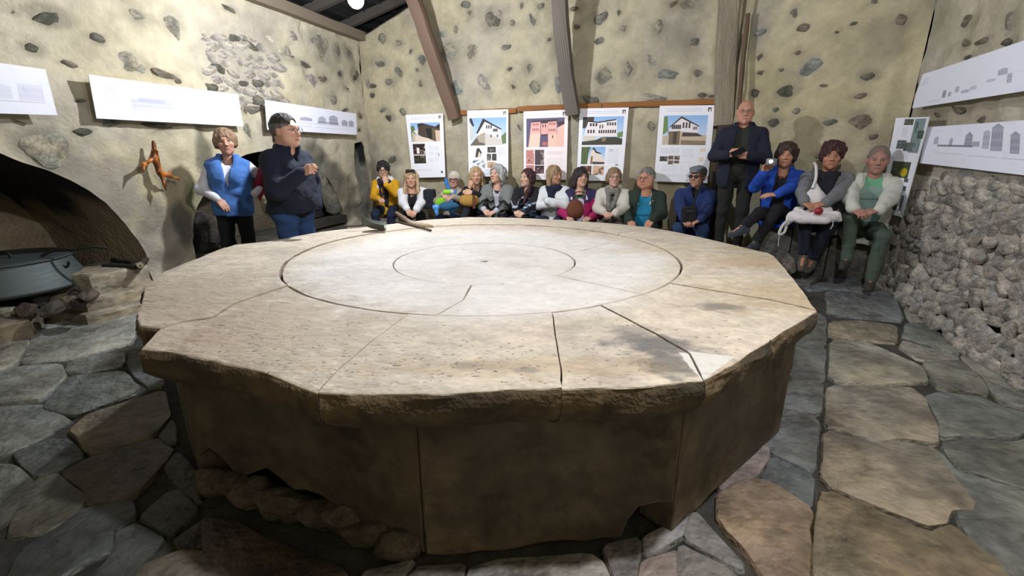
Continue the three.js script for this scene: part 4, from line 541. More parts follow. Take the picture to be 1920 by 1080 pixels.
function lines(g, x, y, w, h, n, c, seed) { const R = rng(seed); ink(g, c, Math.max(1, h / n * 0.35)); for (let i = 0; i < n; i++) { const yy = y + (i + 0.5) * h / n; let xx = x; while (xx < x + w) { const L = (0.02 + 0.06 * R()) * w; g.beginPath(); g.moveTo(xx, yy); g.lineTo(Math.min(x + w, xx + L), yy); g.stroke(); xx += L + 0.012 * w; } } }
function poly(g, c, p) { g.fillStyle = c; g.beginPath(); p.forEach(([x, y], i) => i ? g.lineTo(x, y) : g.moveTo(x, y)); g.closePath(); g.fill(); }
// faint elevation drawings of street fronts
function elevation(seed, items, o = {}) {
  return canvasTex(1024, 256, (g, w, h) => { g.fillStyle = '#dddfea'; g.fillRect(0, 0, w, h); const R = rng(seed); g.fillStyle = 'rgba(200,205,222,0.25)'; for (let i = 0; i < 20; i++) g.fillRect(R() * w, R() * h, 90 * R(), 40 * R());
    for (let [x, y, ww, hh, k, roof] of items) { k = Math.min(0.8, k * 1.35); const c = `rgba(110,112,132,${k})`; g.fillStyle = c; g.fillRect(x, y, ww, hh); if (roof) { poly(g, `rgba(96,98,116,${k})`, [[x - ww * 0.08, y], [x + ww / 2, y - roof], [x + ww * 1.08, y]]); } g.fillStyle = `rgba(90,92,110,${k * 0.8})`; const n = Math.max(1, Math.floor(ww / 14)); for (let i = 0; i < n; i++) { g.fillRect(x + (i + 0.25) * ww / n, y + hh * 0.2, ww / n * 0.4, hh * 0.25); g.fillRect(x + (i + 0.25) * ww / n, y + hh * 0.6, ww / n * 0.4, hh * 0.2); } }
    for (const [x, y, ww] of o.base || []) { ink(g, 'rgba(110,112,130,0.5)', 3); g.beginPath(); g.moveTo(x, y); g.lineTo(x + ww, y); g.stroke(); }
    for (const [x, y, ww, hh, n, c] of o.text || []) lines(g, x, y, ww, hh, n, c || 'rgba(130,132,150,0.45)', seed + x); });
}
const LQ = (l, o) => l.map(([x, y]) => LW.px(x, y, o));
const G1 = 'white drawing sheets on the left wall';
board('drawing_sheet', 'leftmost white drawing sheet on the left wall above the big fireplace', 'drawing', G1, LQ([[-120, 101], [83, 130], [106, 216], [-120, 209]], 0.11), 0.006, LW.N, elevation(1, [[690, 95, 250, 90, 0.1, 0], [380, 120, 250, 60, 0.09, 20]], { base: [[300, 190, 640]] }), 0.012);
board('drawing_sheet', 'middle white drawing sheet on the left wall with faint long building', 'drawing', G1, LQ([[164, 140], [445, 177], [455, 237], [180, 222]], 0.11), 0.006, LW.N, elevation(2, [[215, 105, 260, 75, 0.2, 0], [260, 90, 170, 40, 0.14, 16], [480, 140, 180, 30, 0.13, 0], [640, 120, 120, 30, 0.13, 0], [740, 100, 130, 34, 0.16, 8], [90, 60, 50, 20, 0.08, 0]], { base: [[200, 186, 700]], text: [[60, 60, 80, 60, 5], [930, 90, 60, 120, 8]] }), 0.012);
board('drawing_sheet', 'right white drawing sheet on the left wall behind the speaker', 'drawing', G1, LQ([[495, 187], [667, 213], [668, 253], [500, 243]], 0.12), 0.006, LW.N, elevation(3, [[330, 120, 130, 26, 0.35, 12], [530, 105, 90, 50, 0.32, 24], [660, 80, 110, 80, 0.38, 24], [520, 135, 260, 26, 0.28, 0], [820, 110, 80, 52, 0.4, 20], [915, 110, 70, 52, 0.4, 22]], { base: [[300, 168, 690]], text: [[250, 190, 200, 18, 2], [480, 196, 320, 14, 1], [820, 190, 120, 14, 1]] }), 0.01);
const RQ = (l, o) => l.map(([x, y]) => RW.px(x, y, o)), G2 = 'white drawing sheets on the right wall';
board('drawing_sheet', 'upper white drawing sheet on the right wall with a blank middle', 'drawing', G2, RQ([[1732, 139], [2010, 46], [2010, 157], [1713, 203]], 0.1), 0.006, RW.N, elevation(4, [[250, 175, 30, 40, 0.45, 14], [300, 190, 24, 24, 0.35, 8], [350, 165, 30, 30, 0.3, 10], [400, 195, 60, 14, 0.28, 8], [460, 180, 50, 20, 0.2, 6], [570, 160, 60, 14, 0.2, 4], [640, 120, 60, 30, 0.3, 8], [700, 150, 30, 50, 0.3, 0], [800, 140, 50, 10, 0.25, 0], [860, 150, 80, 30, 0.25, 10]], { base: [[130, 226, 110]], text: [[30, 40, 50, 50, 5]] }), 0.014);
board('drawing_sheet', 'lower white drawing sheet on the right wall with grey mosque domes', 'drawing', G2, RQ([[1743, 238], [2010, 219], [2010, 339], [1728, 306]], 0.09), 0.006, RW.N, elevation(5, [[90, 80, 40, 40, 0.3, 14], [230, 90, 30, 40, 0.35, 14], [360, 70, 60, 60, 0.45, 26], [420, 100, 60, 30, 0.35, 0], [500, 50, 50, 90, 0.3, 10], [560, 30, 80, 120, 0.4, 24], [690, 70, 60, 90, 0.42, 20], [780, 90, 100, 40, 0.25, 10], [130, 122, 300, 12, 0.6, 0]], { text: [[120, 172, 240, 10, 1], [400, 176, 220, 12, 1], [640, 178, 140, 14, 1]] }), 0.02);
{ // information sheet standing in the corner beside the seated man
  const tex = canvasTex(384, 1024, (g, w, h) => { g.fillStyle = '#e3e6ee'; g.fillRect(0, 0, w, h); const R = rng(8); const ph = (x, y, ww, hh, c) => { g.fillStyle = c; g.fillRect(x, y, ww, hh); for (let i = 0; i < 14; i++) { g.fillStyle = ['#3c4744', '#667672', '#8b9a9c', '#2b302f', '#55615a'][Math.floor(R() * 5)]; g.globalAlpha = 0.5; g.fillRect(x + R() * ww * 0.8, y + R() * hh * 0.8, ww * 0.25 * R(), hh * 0.3 * R()); } g.globalAlpha = 1; };
    ph(90, 16, 110, 60, '#5a5450'); ph(215, 14, 130, 340, '#7d8d90'); ph(280, 130, 80, 80, '#3f5048'); ph(60, 230, 110, 90, '#5c6466'); ph(150, 250, 110, 90, '#5b6366'); g.fillStyle = '#eceff6'; g.fillRect(70, 80, 100, 130); lines(g, 80, 90, 80, 110, 8, 'rgba(120,125,140,.6)', 3);
    ph(60, 450, 230, 170, '#3f4a36'); g.fillStyle = '#b8a21e'; g.beginPath(); g.ellipse(225, 560, 44, 46, 0.4, 0, 7); g.fill(); ph(250, 620, 60, 40, '#4d5a55'); ph(190, 700, 120, 50, '#5a6366'); ph(170, 770, 80, 200, '#747c80'); ph(270, 800, 50, 170, '#6a7276'); lines(g, 80, 340, 150, 90, 7, 'rgba(130,135,150,.5)', 5); lines(g, 70, 650, 120, 60, 6, 'rgba(130,135,150,.5)', 6); lines(g, 40, 780, 110, 200, 14, 'rgba(130,135,150,.5)', 9); });
  const P = [ptD(1683, 221, 4.92), ptD(1748, 219, 4.42), ptD(1695, 408, 4.5), ptD(1650, 396, 4.98)], n = P[1].clone().sub(P[0]).cross(P[3].clone().sub(P[0])).normalize().negate(); board('information_sheet', 'narrow photo-covered sheet hung in the corner beside the man in the white jacket', 'poster', null, P, 0.006, n.dot(V(0, H, 0).sub(P[0])) < 0 ? n.negate() : n, tex, 0.02);
}
function posterTex(draw, tint = '#f2f3f8') { return canvasTex(512, 768, (g, w, h) => { g.fillStyle = tint; g.fillRect(0, 0, w, h); lines(g, 70, 24, 330, 40, 2, 'rgba(190,185,205,.6)', 4); g.fillStyle = '#352f30'; g.fillRect(452, 22, 32, 40); poly(g, '#e8d6d4', [[460, 62], [462, 38], [470, 30], [478, 38], [480, 62]]); draw(g); }); }
const sky = (g, x, y, w, h) => { const q = g.createLinearGradient(x, y, x, y + h); q.addColorStop(0, '#8fb9ea'); q.addColorStop(1, '#e4eefa'); g.fillStyle = q; g.fillRect(x, y, w, h); };
const snip = (g, x, y, w, h, cs, seed) => { g.save(); g.beginPath(); g.rect(x, y, w, h); g.clip(); g.fillStyle = cs[0]; g.fillRect(x, y, w, h); const R = rng(seed); for (let i = 0; i < 12; i++) { g.fillStyle = cs[1 + Math.floor(R() * (cs.length - 1))]; g.globalAlpha = 0.75; const a = x + R() * w, b = y + R() * h; R() < 0.5 ? g.fillRect(a, b, w * 0.4 * R(), h * 0.4 * R()) : poly(g, g.fillStyle, [[a, b], [a + w * 0.5 * R(), b - h * 0.3 * R()], [a + w * 0.4 * R(), b + h * 0.4 * R()]]); } g.restore(); g.globalAlpha = 1; };
const win = (g, x, y, w, h, n, gap, c = '#3a2f33') => { for (let i = 0; i < n; i++) { g.fillStyle = c; g.fillRect(x + i * gap, y, w, h); } };
const clipd = (g, x, y, w, h, f) => { g.save(); g.beginPath(); g.rect(x, y, w, h); g.clip(); f(); g.restore(); };
const P1 = posterTex((g) => { clipd(g, 52, 100, 410, 228, () => { sky(g, 52, 100, 410, 228); poly(g, '#5f7a4c', [[52, 140], [100, 130], [130, 250], [52, 330]]); poly(g, '#e9e2d6', [[90, 190], [160, 180], [160, 230], [120, 240]]); poly(g, '#2e2620', [[150, 112], [220, 104], [400, 150], [470, 110], [470, 190], [250, 170], [170, 240]]); poly(g, '#4a4036', [[160, 150], [260, 120], [460, 170], [460, 330], [330, 330], [150, 240]]); poly(g, '#241f1c', [[260, 170], [350, 165], [345, 310], [290, 280]]); poly(g, '#6a5c48', [[350, 165], [395, 180], [400, 328], [352, 310]]); poly(g, '#d9c3a8', [[395, 190], [470, 200], [470, 330], [402, 328]]); poly(g, '#e8d8c0', [[52, 330], [100, 240], [300, 290], [400, 330]]); poly(g, '#c9bfae', [[70, 200], [110, 240], [100, 330], [60, 330]]); });
  snip(g, 58, 352, 178, 130, ['#2b1c18', '#5d3a32', '#caa79c', '#7b4c42', '#efe4e0'], 3); poly(g, '#f3eceb', [[110, 470], [112, 400], [150, 398], [150, 470]]); snip(g, 58, 492, 178, 100, ['#2e2b22', '#5c5640', '#8b8468', '#46412f', '#3a3629'], 4); for (const [x, y] of [[290, 380], [370, 390], [290, 450], [370, 460], [290, 530], [370, 520]]) lines(g, x, y, 60, 44, 4, 'rgba(170,178,195,.6)', x + y); g.fillStyle = '#8b8f98'; g.fillRect(424, 470, 12, 40); lines(g, 60, 660, 260, 30, 3, 'rgba(180,180,195,.6)', 9); g.fillStyle = '#44484e'; g.fillRect(452, 690, 26, 28); });
const P2 = posterTex((g) => { clipd(g, 26, 86, 460, 316, () => { sky(g, 26, 86, 460, 316); poly(g, '#35302c', [[26, 86], [56, 90], [84, 170], [70, 190], [26, 120]]); poly(g, '#cfd2cc', [[26, 130], [74, 190], [84, 300], [26, 360]]); poly(g, '#2f2624', [[198, 92], [430, 216], [420, 226], [220, 138], [130, 262], [108, 262]]); poly(g, '#f1e9e6', [[220, 130], [420, 226], [424, 310], [412, 330], [222, 258], [110, 300], [132, 262]]); win(g, 236, 170, 16, 40, 3, 28); win(g, 322, 212, 60, 34, 1, 0, '#5b5b68'); poly(g, '#b99572', [[110, 300], [222, 250], [222, 268], [100, 320]]); poly(g, '#d8d0c8', [[222, 262], [420, 330], [440, 400], [222, 402]]); win(g, 290, 280, 16, 30, 2, 80, '#4a4048'); poly(g, '#6d6658', [[26, 402], [100, 320], [222, 300], [222, 402]]); poly(g, '#b6aa9a', [[120, 300], [222, 268], [222, 380], [140, 360]]); poly(g, '#69804e', [[424, 300], [486, 250], [486, 380], [440, 390]]); });
  poly(g, '#403a30', [[92, 540], [110, 440], [140, 430], [176, 480], [160, 540]]); poly(g, '#d9d2bc', [[120, 540], [140, 470], [165, 500], [160, 540]]); snip(g, 44, 560, 180, 110, ['#e4ecf6', '#3a332b', '#c8b89c', '#8b7c64', '#d9cbb4'], 13); snip(g, 250, 420, 106, 66, ['#3b3731', '#d9d6d2', '#5d584f', '#8b857b'], 14); snip(g, 242, 500, 54, 80, ['#5d5a50', '#c8c6bc', '#38352e'], 15); snip(g, 308, 500, 56, 80, ['#3c3630', '#6d6256', '#51493f'], 16); snip(g, 246, 596, 110, 70, ['#caa982', '#8a6a4a', '#e6d6bc', '#6b5138'], 17); lines(g, 380, 430, 90, 90, 6, 'rgba(160,166,185,.6)', 21); g.fillStyle = '#dfe4f2'; g.fillRect(210, 680, 90, 70); });
const P3 = posterTex((g) => { clipd(g, 34, 80, 440, 318, () => { g.fillStyle = '#5c5272'; g.fillRect(34, 80, 440, 318); poly(g, '#3a2228', [[88, 108], [390, 100], [400, 140], [90, 130]]); poly(g, '#3a2228', [[400, 130], [474, 120], [474, 160], [410, 190]]); poly(g, '#f0b8ac', [[92, 124], [200, 120], [196, 300], [190, 398], [56, 398]]); poly(g, '#eeb0a4', [[206, 140], [284, 138], [286, 260], [206, 260]]); poly(g, '#f0b8ac', [[286, 124], [384, 118], [392, 280], [400, 398], [290, 398]]); poly(g, '#f3c4b4', [[392, 190], [474, 150], [474, 398], [400, 398]]); for (const [x, y, n] of [[108, 134, 4], [300, 132, 4], [106, 190, 4], [300, 200, 4]]) win(g, x, y, 12, 26, n, 20, '#a55a56'); win(g, 222, 150, 12, 30, 2, 30, '#4d2a30'); poly(g, '#4d2a30', [[206, 258], [290, 256], [280, 272], [214, 274]]); poly(g, '#f6d3be', [[92, 250], [200, 246], [190, 398], [60, 398]]); poly(g, '#f4cbb6', [[290, 262], [394, 258], [400, 398], [292, 398]]); win(g, 336, 272, 12, 30, 1, 0, '#4d2a30'); win(g, 222, 340, 60, 44, 1, 0, '#b86f66'); });
  const pk = ['#c9857d', '#efc4ba', '#5a3034', '#e3a79c', '#7a4748'], dk = ['#4a3c42', '#e8d6d2', '#7d6a6c', '#2c2026', '#c9b2ae']; snip(g, 30, 428, 96, 160, pk, 23); snip(g, 136, 428, 110, 170, dk, 24); snip(g, 30, 600, 96, 110, pk, 25); snip(g, 136, 606, 110, 92, ['#3a2329', '#e9c9c2', '#7d5553', '#c79d96'], 26); lines(g, 280, 446, 180, 40, 3, 'rgba(190,130,130,.55)', 27); lines(g, 280, 520, 180, 110, 7, 'rgba(205,185,185,.5)', 28); lines(g, 60, 716, 360, 20, 2, 'rgba(200,180,180,.6)', 29); }, '#faf0f0');
const P4 = posterTex((g) => { clipd(g, 40, 88, 434, 294, () => { sky(g, 40, 88, 434, 294); poly(g, '#3c342c', [[40, 92], [160, 88], [160, 130], [60, 210], [40, 200]]); poly(g, '#f5eeec', [[100, 132], [210, 140], [300, 130], [402, 120], [414, 290], [200, 290], [60, 280]]); poly(g, '#37292a', [[86, 126], [200, 140], [236, 136], [270, 134], [290, 126], [396, 116], [396, 126], [290, 142], [210, 152], [90, 140]]); win(g, 118, 154, 20, 32, 3, 30); win(g, 300, 148, 18, 32, 4, 26, '#5a4a50'); win(g, 96, 222, 18, 36, 3, 30); win(g, 216, 226, 16, 34, 8, 24); win(g, 222, 170, 14, 40, 2, 26, '#6a5258'); poly(g, '#dcd3c6', [[60, 284], [200, 292], [180, 340], [50, 340]]); poly(g, '#3f3d30', [[40, 346], [190, 330], [260, 300], [400, 300], [474, 320], [474, 382], [40, 382]]); poly(g, '#6f8f56', [[416, 260], [474, 240], [474, 300], [420, 310]]); poly(g, '#8b7a5c', [[250, 300], [300, 296], [300, 340], [260, 350]]); });
  clipd(g, 40, 402, 262, 186, () => { sky(g, 40, 402, 262, 186); poly(g, '#55663c', [[40, 402], [140, 402], [120, 470], [110, 588], [40, 588]]); poly(g, '#f0e0d4', [[150, 430], [176, 424], [270, 500], [300, 540], [300, 588], [110, 588], [140, 480]]); poly(g, '#3a3230', [[150, 440], [176, 404], [210, 452], [260, 470], [256, 480], [200, 468], [172, 428]]); poly(g, '#4d3a34', [[170, 560], [300, 566], [300, 588], [170, 588]]); poly(g, '#7d6a58', [[150, 500], [170, 500], [166, 588], [146, 588]]); }); snip(g, 40, 606, 122, 100, ['#5d3427', '#a06a52', '#d9a88e', '#38231d'], 33); snip(g, 176, 606, 126, 100, ['#d9b79a', '#7c5a44', '#59402f', '#efdcc8'], 34); lines(g, 330, 420, 120, 160, 9, 'rgba(175,180,200,.5)', 35); g.fillStyle = '#c2c4d4'; g.fillRect(346, 430, 36, 22); g.fillStyle = '#5a5570'; g.fillRect(420, 590, 30, 12); g.fillStyle = '#8fa7b8'; g.fillRect(404, 630, 54, 60); });
const P5 = posterTex((g) => { clipd(g, 50, 96, 408, 292, () => { sky(g, 50, 96, 408, 292); poly(g, '#6b8a50', [[50, 110], [84, 104], [100, 250], [50, 290]]); poly(g, '#3a3132', [[110, 208], [216, 104], [388, 200], [380, 212], [218, 124], [114, 216]]); poly(g, '#f1e8e8', [[118, 214], [216, 124], [384, 208], [376, 268], [214, 250], [116, 250]]); win(g, 130, 188, 16, 42, 5, 18, '#453a3e'); win(g, 232, 164, 16, 56, 3, 28, '#453a3e'); win(g, 330, 206, 10, 30, 3, 14, '#5c5056'); poly(g, '#7c6a50', [[100, 256], [214, 248], [230, 388], [112, 388]]); poly(g, '#4a4034', [[150, 262], [186, 258], [186, 372], [150, 376]]); poly(g, '#cbb89c', [[214, 254], [400, 290], [458, 290], [458, 388], [214, 388]]); poly(g, '#4c3c32', [[240, 262], [370, 268], [430, 300], [230, 304]]); poly(g, '#8b7a62', [[226, 340], [458, 346], [458, 388], [230, 388]]); poly(g, '#c8bca8', [[50, 300], [110, 290], [110, 388], [50, 388]]); });
  lines(g, 40, 420, 180, 60, 6, 'rgba(165,165,185,.55)', 41); snip(g, 40, 506, 76, 50, ['#3a322c', '#cbc2b8', '#5b5046'], 42); for (const [x, y] of [[122, 498], [180, 498], [122, 546], [178, 546]]) snip(g, x, y, 50, x > 150 && y > 520 ? 30 : 40, ['#6a5646', '#c7ac92', '#43362c'], x + y); lines(g, 250, 420, 100, 90, 8, 'rgba(185,188,205,.5)', 43); ink(g, 'rgba(190,192,205,.9)', 2); g.strokeRect(250, 560, 76, 84); g.strokeRect(336, 484, 24, 26); snip(g, 416, 420, 46, 34, ['#f0e0c8', '#d8b88a'], 44); snip(g, 408, 508, 44, 44, ['#f0e0c8', '#d8b88a'], 45); lines(g, 70, 690, 320, 24, 2, 'rgba(185,188,205,.6)', 46); lines(g, 70, 590, 140, 70, 6, 'rgba(190,195,212,.5)', 47); });
const BQ = (l) => l.map(([x, y], i) => BW.px(x, y, i < 2 ? 0.06 : 0.11)), G3 = 'house posters leaning on the back wall';
board('house_poster', 'leftmost poster, with a photograph of a dark timber house', 'poster', G3, BQ([[760.5, 215.5], [830.5, 213], [835, 332], [773, 333.5]]), 0.014, BW.N, P1);
board('house_poster', 'second poster from the left, with a steep-roofed white house', 'poster', G3, BQ([[876, 207.5], [953, 205], [953, 331], [879, 331]]), 0.014, BW.N, P2);
board('house_poster', 'middle poster, with a pink many-windowed house', 'poster', G3, BQ([[981.5, 209], [1065.5, 205.5], [1062, 337], [982, 337]]), 0.014, BW.N, P3);
board('house_poster', 'fourth poster from the left, with a two-storey white house', 'poster', G3, BQ([[1087, 203.5], [1179, 201.5], [1167, 339], [1081, 339]]), 0.014, BW.N, P4);
board('house_poster', 'rightmost and largest poster, with a white corner house on stone', 'poster', G3, BQ([[1237, 198.5], [1341, 197], [1327, 343.5], [1226, 340]]), 0.014, BW.N, P5);
// ---------------------------------------------------------------- the twisted root on the left wall
{
  const P = (x, y, o = 0.1) => LW.px(x, y, o), c = P(297, 308), t = thing('twisted_root', 'glossy orange brown forked root hung on the left wall beside the big arch', 'ornament', c), q = (x, y, o) => P(x, y, o).sub(c);
  const f = join([cap(q(288, 266), q(290, 296), 0.016, 0.03), cap(q(290, 296), q(299, 322), 0.032, 0.026), cap(q(287, 298), q(270, 308, 0.14), 0.022, 0.016), cap(q(270, 308, 0.14), q(268, 322, 0.16), 0.016, 0.009), cap(q(299, 322), q(318, 330, 0.13), 0.024, 0.015), cap(q(318, 330, 0.13), q(334, 334, 0.13), 0.015, 0.008), cap(q(334, 334, 0.13), q(336, 342, 0.15), 0.008, 0.005), cap(q(301, 326), q(308, 345, 0.12), 0.02, 0.012), cap(q(308, 345, 0.12), q(312, 358, 0.14), 0.012, 0.006), cap(q(316, 328, 0.13), q(322, 318, 0.16), 0.01, 0.005), cap(q(289, 286), q(296, 284, 0.15), 0.016, 0.008)], 0.03);
  blob('root', t, (x, y, z) => f(x, y, z) + 0.008 * (fbm(x * 40, y * 25, z * 40, 3) - 0.5), [-0.4, -0.4, -0.4], [0.4, 0.4, 0.4], 0.009, M(0xffffff, 0.32, { vertexColors: true }), (x, y, z) => col(0x4a2410).lerp(col(0xb9702c), sstep(0.35, 0.7, fbm(x * 22, y * 14, z * 22))));
}
// ---------------------------------------------------------------- things on the table
{
  const p = ptY(681, 431, TY + 0.01), t = thing('metal_scoop', 'dark grey metal scoop with a thin handle lying on the far left of the table', 'scoop', p);
  const ir = M(0x5d625a, 0.55, { metalness: 0.35, side: THREE.DoubleSide, bumpMap: B1, bumpScale: 0.004 }), s = new THREE.Shape(); s.moveTo(0, 0); s.lineTo(0.05, 0.085); s.lineTo(0.24, 0.13); s.lineTo(0.24, -0.13); s.lineTo(0.05, -0.085); s.closePath();
  const pan = (n) => { const g = new THREE.BufferGeometry(), v = [], id = [], m = 16; for (let k = 0; k < 2; k++) for (let i = 0; i <= m; i++) for (let j = 0; j <= m; j++) { const a = i / m, b = j / m * 2 - 1, w = lerp(0.05, 0.135, Math.pow(a, 0.6)); v.push(a * 0.25, 0.09 * Math.pow(Math.abs(b), 2.4) * (1 - 0.25 * a) + 0.07 * Math.pow(1 - a, 3) + (k ? 0.004 : 0), b * w); } for (let k = 0; k < 2; k++) for (let i = 0; i < m; i++) for (let j = 0; j < m; j++) { const o = k * (m + 1) * (m + 1) + i * (m + 1) + j; k ? id.push(o, o + 1, o + m + 1, o + 1, o + m + 2, o + m + 1) : id.push(o, o + m + 1, o + 1, o + 1, o + m + 1, o + m + 2); } g.setAttribute('position', new THREE.Float32BufferAttribute(v, 3)); g.setIndex(id); g.computeVertexNormals(); return g; };
  mesh('pan', pan(), ir, t); mesh('handle', new THREE.TubeGeometry(new THREE.CatmullRomCurve3([V(0.02, 0.06, 0), V(-0.06, 0.05, 0), V(-0.2, 0.05, 0)]), 14, 0.012, 8), M(0x4a443c, 0.7), t); t.rotation.y = 0.16; t.scale.setScalar(0.78);
}
{
  const p = ptY(790, 424, TY), t = thing('wooden_hook', 'curved pale wooden stick with a broad end resting on the far table edge', 'tool', p), q = (x, y, d) => ptD(x, y, d).sub(p), d0 = -p.z;
  const f = join([cap(q(744, 400, d0 + 0.25), q(757, 410, d0 + 0.18), 0.022, 0.026), cap(q(757, 410, d0 + 0.18), q(772, 420, d0 + 0.06), 0.026, 0.028), cap(q(772, 420, d0 + 0.06), q(790, 424, d0 - 0.02), 0.03, 0.034), cap(q(790, 424, d0 - 0.02), q(800, 424, d0 - 0.05), 0.034, 0.024), cap(q(800, 424, d0 - 0.05), q(810, 424, d0 - 0.06), 0.022, 0.015)], 0.02);
  blob('stick', t, (x, y, z) => f(x, y, z) + 0.004 * (fbm(x * 20, y * 20, z * 20) - 0.5), [-0.45, -0.15, -0.5], [0.3, 0.3, 0.3], 0.009, M(0xffffff, 0.7, { vertexColors: true }), (x, y, z) => col(0x5c4836).lerp(col(0xa8977c), sstep(-0.22, -0.02, x + 0.05 * (fbm(x * 30, y * 30, z * 10) - 0.5))));
  const s = thing('thin_twig', 'thin dark twig lying under the curved wooden stick on the table', 'twig', ptY(770, 424, TY + 0.012)), e = (x, y) => ptY(x, y, TY + 0.012).sub(s.position); mesh('twig', new THREE.TubeGeometry(new THREE.CatmullRomCurve3([e(744, 415.5), e(770, 422), e(790, 427), e(808, 432)]), 20, 0.009, 7), woodMat(0x4f4233), s);
}
// ---------------------------------------------------------------- people
// Every person: joints are placed for the pose, skin and clothes are smooth fields over the same bones.
const vec = (a) => V(a[0], a[1], a[2]);
function ik(a, t, l1, l2, pole) { // two-bone chain from a to t, bending towards pole
  let d = t.clone().sub(a), L = d.length(); const m = (l1 + l2) * 0.995; if (L > m) { d.multiplyScalar(m / L); t = a.clone().add(d); L = m; } const n = d.clone().normalize(), c = clamp((l1 * l1 + L * L - l2 * l2) / (2 * l1 * L), -1, 1), p = pole.clone().addScaledVector(n, -pole.dot(n)).normalize();
  return [a.clone().addScaledVector(n, l1 * c).addScaledVector(p, l1 * Math.sqrt(1 - c * c)), t];
}
// a hand: palm, four unequal curled fingers and a thumb from the side of the palm; wrist at the origin, fingers along +z, back of the hand +y
const handCache = {};
function handSurf(sg, curl) {
  const key = sg + '_' + curl; if (handCache[key]) return handCache[key];
  const P = [cap(V(0, 0, -0.012), V(0, 0, 0.015), 0.021, 0.024)];
  const kx = [0.031, 0.011, -0.01, -0.029], kz = [0.086, 0.091, 0.087, 0.077], fl = [0.07, 0.078, 0.072, 0.056];
  for (let i = 0; i < 4; i++) {
    let p = V(sg * kx[i], 0.002, kz[i]); P.push(cap(V(sg * kx[i] * 0.6, 0, 0.01), p, 0.0155, 0.0125));
    let a = curl * (0.55 + i * 0.06); for (let s = 0; s < 3; s++) { const L = fl[i] * [0.45, 0.31, 0.24][s], q = p.clone().add(V(sg * kx[i] * 0.12 * (1 - curl * 0.5), -Math.sin(a), Math.cos(a)).multiplyScalar(L)); P.push(cap(p, q, 0.0098 - s * 0.001, 0.009 - s * 0.001)); p = q; a += curl * (0.95 - s * 0.1) + 0.06; }
  }
  const t0 = V(sg * 0.02, -0.006, 0.022), t1 = V(sg * 0.046, -0.016, 0.052), t2 = V(sg * lerp(0.06, 0.036, curl), -0.022 - 0.018 * curl, 0.083), t3 = V(sg * lerp(0.064, 0.018, curl), -0.026 - 0.026 * curl, 0.106);
  P.push(cap(t0, t1, 0.017, 0.0135), cap(t1, t2, 0.012, 0.0105), cap(t2, t3, 0.0105, 0.0085));
  return (handCache[key] = surf(join(P, 0.007), [-0.075, -0.1, -0.06], [0.075, 0.045, 0.19], 0.0042));
}
function headField(o) {
  const f = o.fat || 0, P = [ell(V(0, 0.026, -0.014), V(0.074, 0.091, 0.094)), ell(V(0, -0.02, 0.022), V(0.062 + f, 0.082, 0.064)), ell(V(0, -0.068, 0.03), V(0.05 + f, 0.044, 0.048))];
  const base = join(P, 0.03), fine = [cap(V(0, -0.097, 0.062), V(0, -0.097, 0.06), 0.019), ell(V(0.04, -0.022, 0.056), V(0.024, 0.022, 0.024)), ell(V(-0.04, -0.022, 0.056), V(0.024, 0.022, 0.024)), cap(V(-0.034, 0.031, 0.073), V(0.034, 0.031, 0.073), 0.013)];
  const nose = join([cap(V(0, 0.02, 0.082), V(0, -0.024, 0.104), 0.008, 0.0112), ell(V(0.013, -0.029, 0.094), V(0.009, 0.008, 0.011)), ell(V(-0.013, -0.029, 0.094), V(0.009, 0.008, 0.011))], 0.008), lips = join([cap(V(-0.025, -0.06, 0.071), V(0, -0.058, 0.08), 0.005), cap(V(0.025, -0.06, 0.071), V(0, -0.058, 0.08), 0.005), cap(V(-0.016, -0.068, 0.075), V(0.016, -0.068, 0.075), 0.0065)], 0.005);
  const neck = cap(V(0, -0.06, -0.022), V(0, -0.2, -0.04), 0.05 + f * 0.7, 0.056 + f * 0.7), ears = [ell(V(0.077, -0.004, -0.012), V(0.011, 0.031, 0.02)), ell(V(-0.077, -0.004, -0.012), V(0.011, 0.031, 0.02))], eyes = [ell(V(0.031, 0.008, 0.096), V(0.0155, 0.008, 0.021)), ell(V(-0.031, 0.008, 0.096), V(0.0155, 0.008, 0.021))];
  return (x, y, z) => { let d = base(x, y, z); for (const q of fine) d = smin(d, q(x, y, z), 0.02); d = smin(d, neck(x, y, z), 0.03); d = smin(d, nose(x, y, z), 0.008); d = smin(d, lips(x, y, z), 0.006); for (const e of ears) d = smin(d, e(x, y, z), 0.008); for (const e of eyes) { const c = -e(x, y, z); d = -smin(-d, -c, 0.008); } return d; };
}
const hairNoise = (x, y, z, k) => k * (2.6 * (vn(x * 60 + 3 * y, y * 16, z * 60) - 0.5) + 2.2 * (vn(x * 26, y * 14, z * 26) - 0.5));
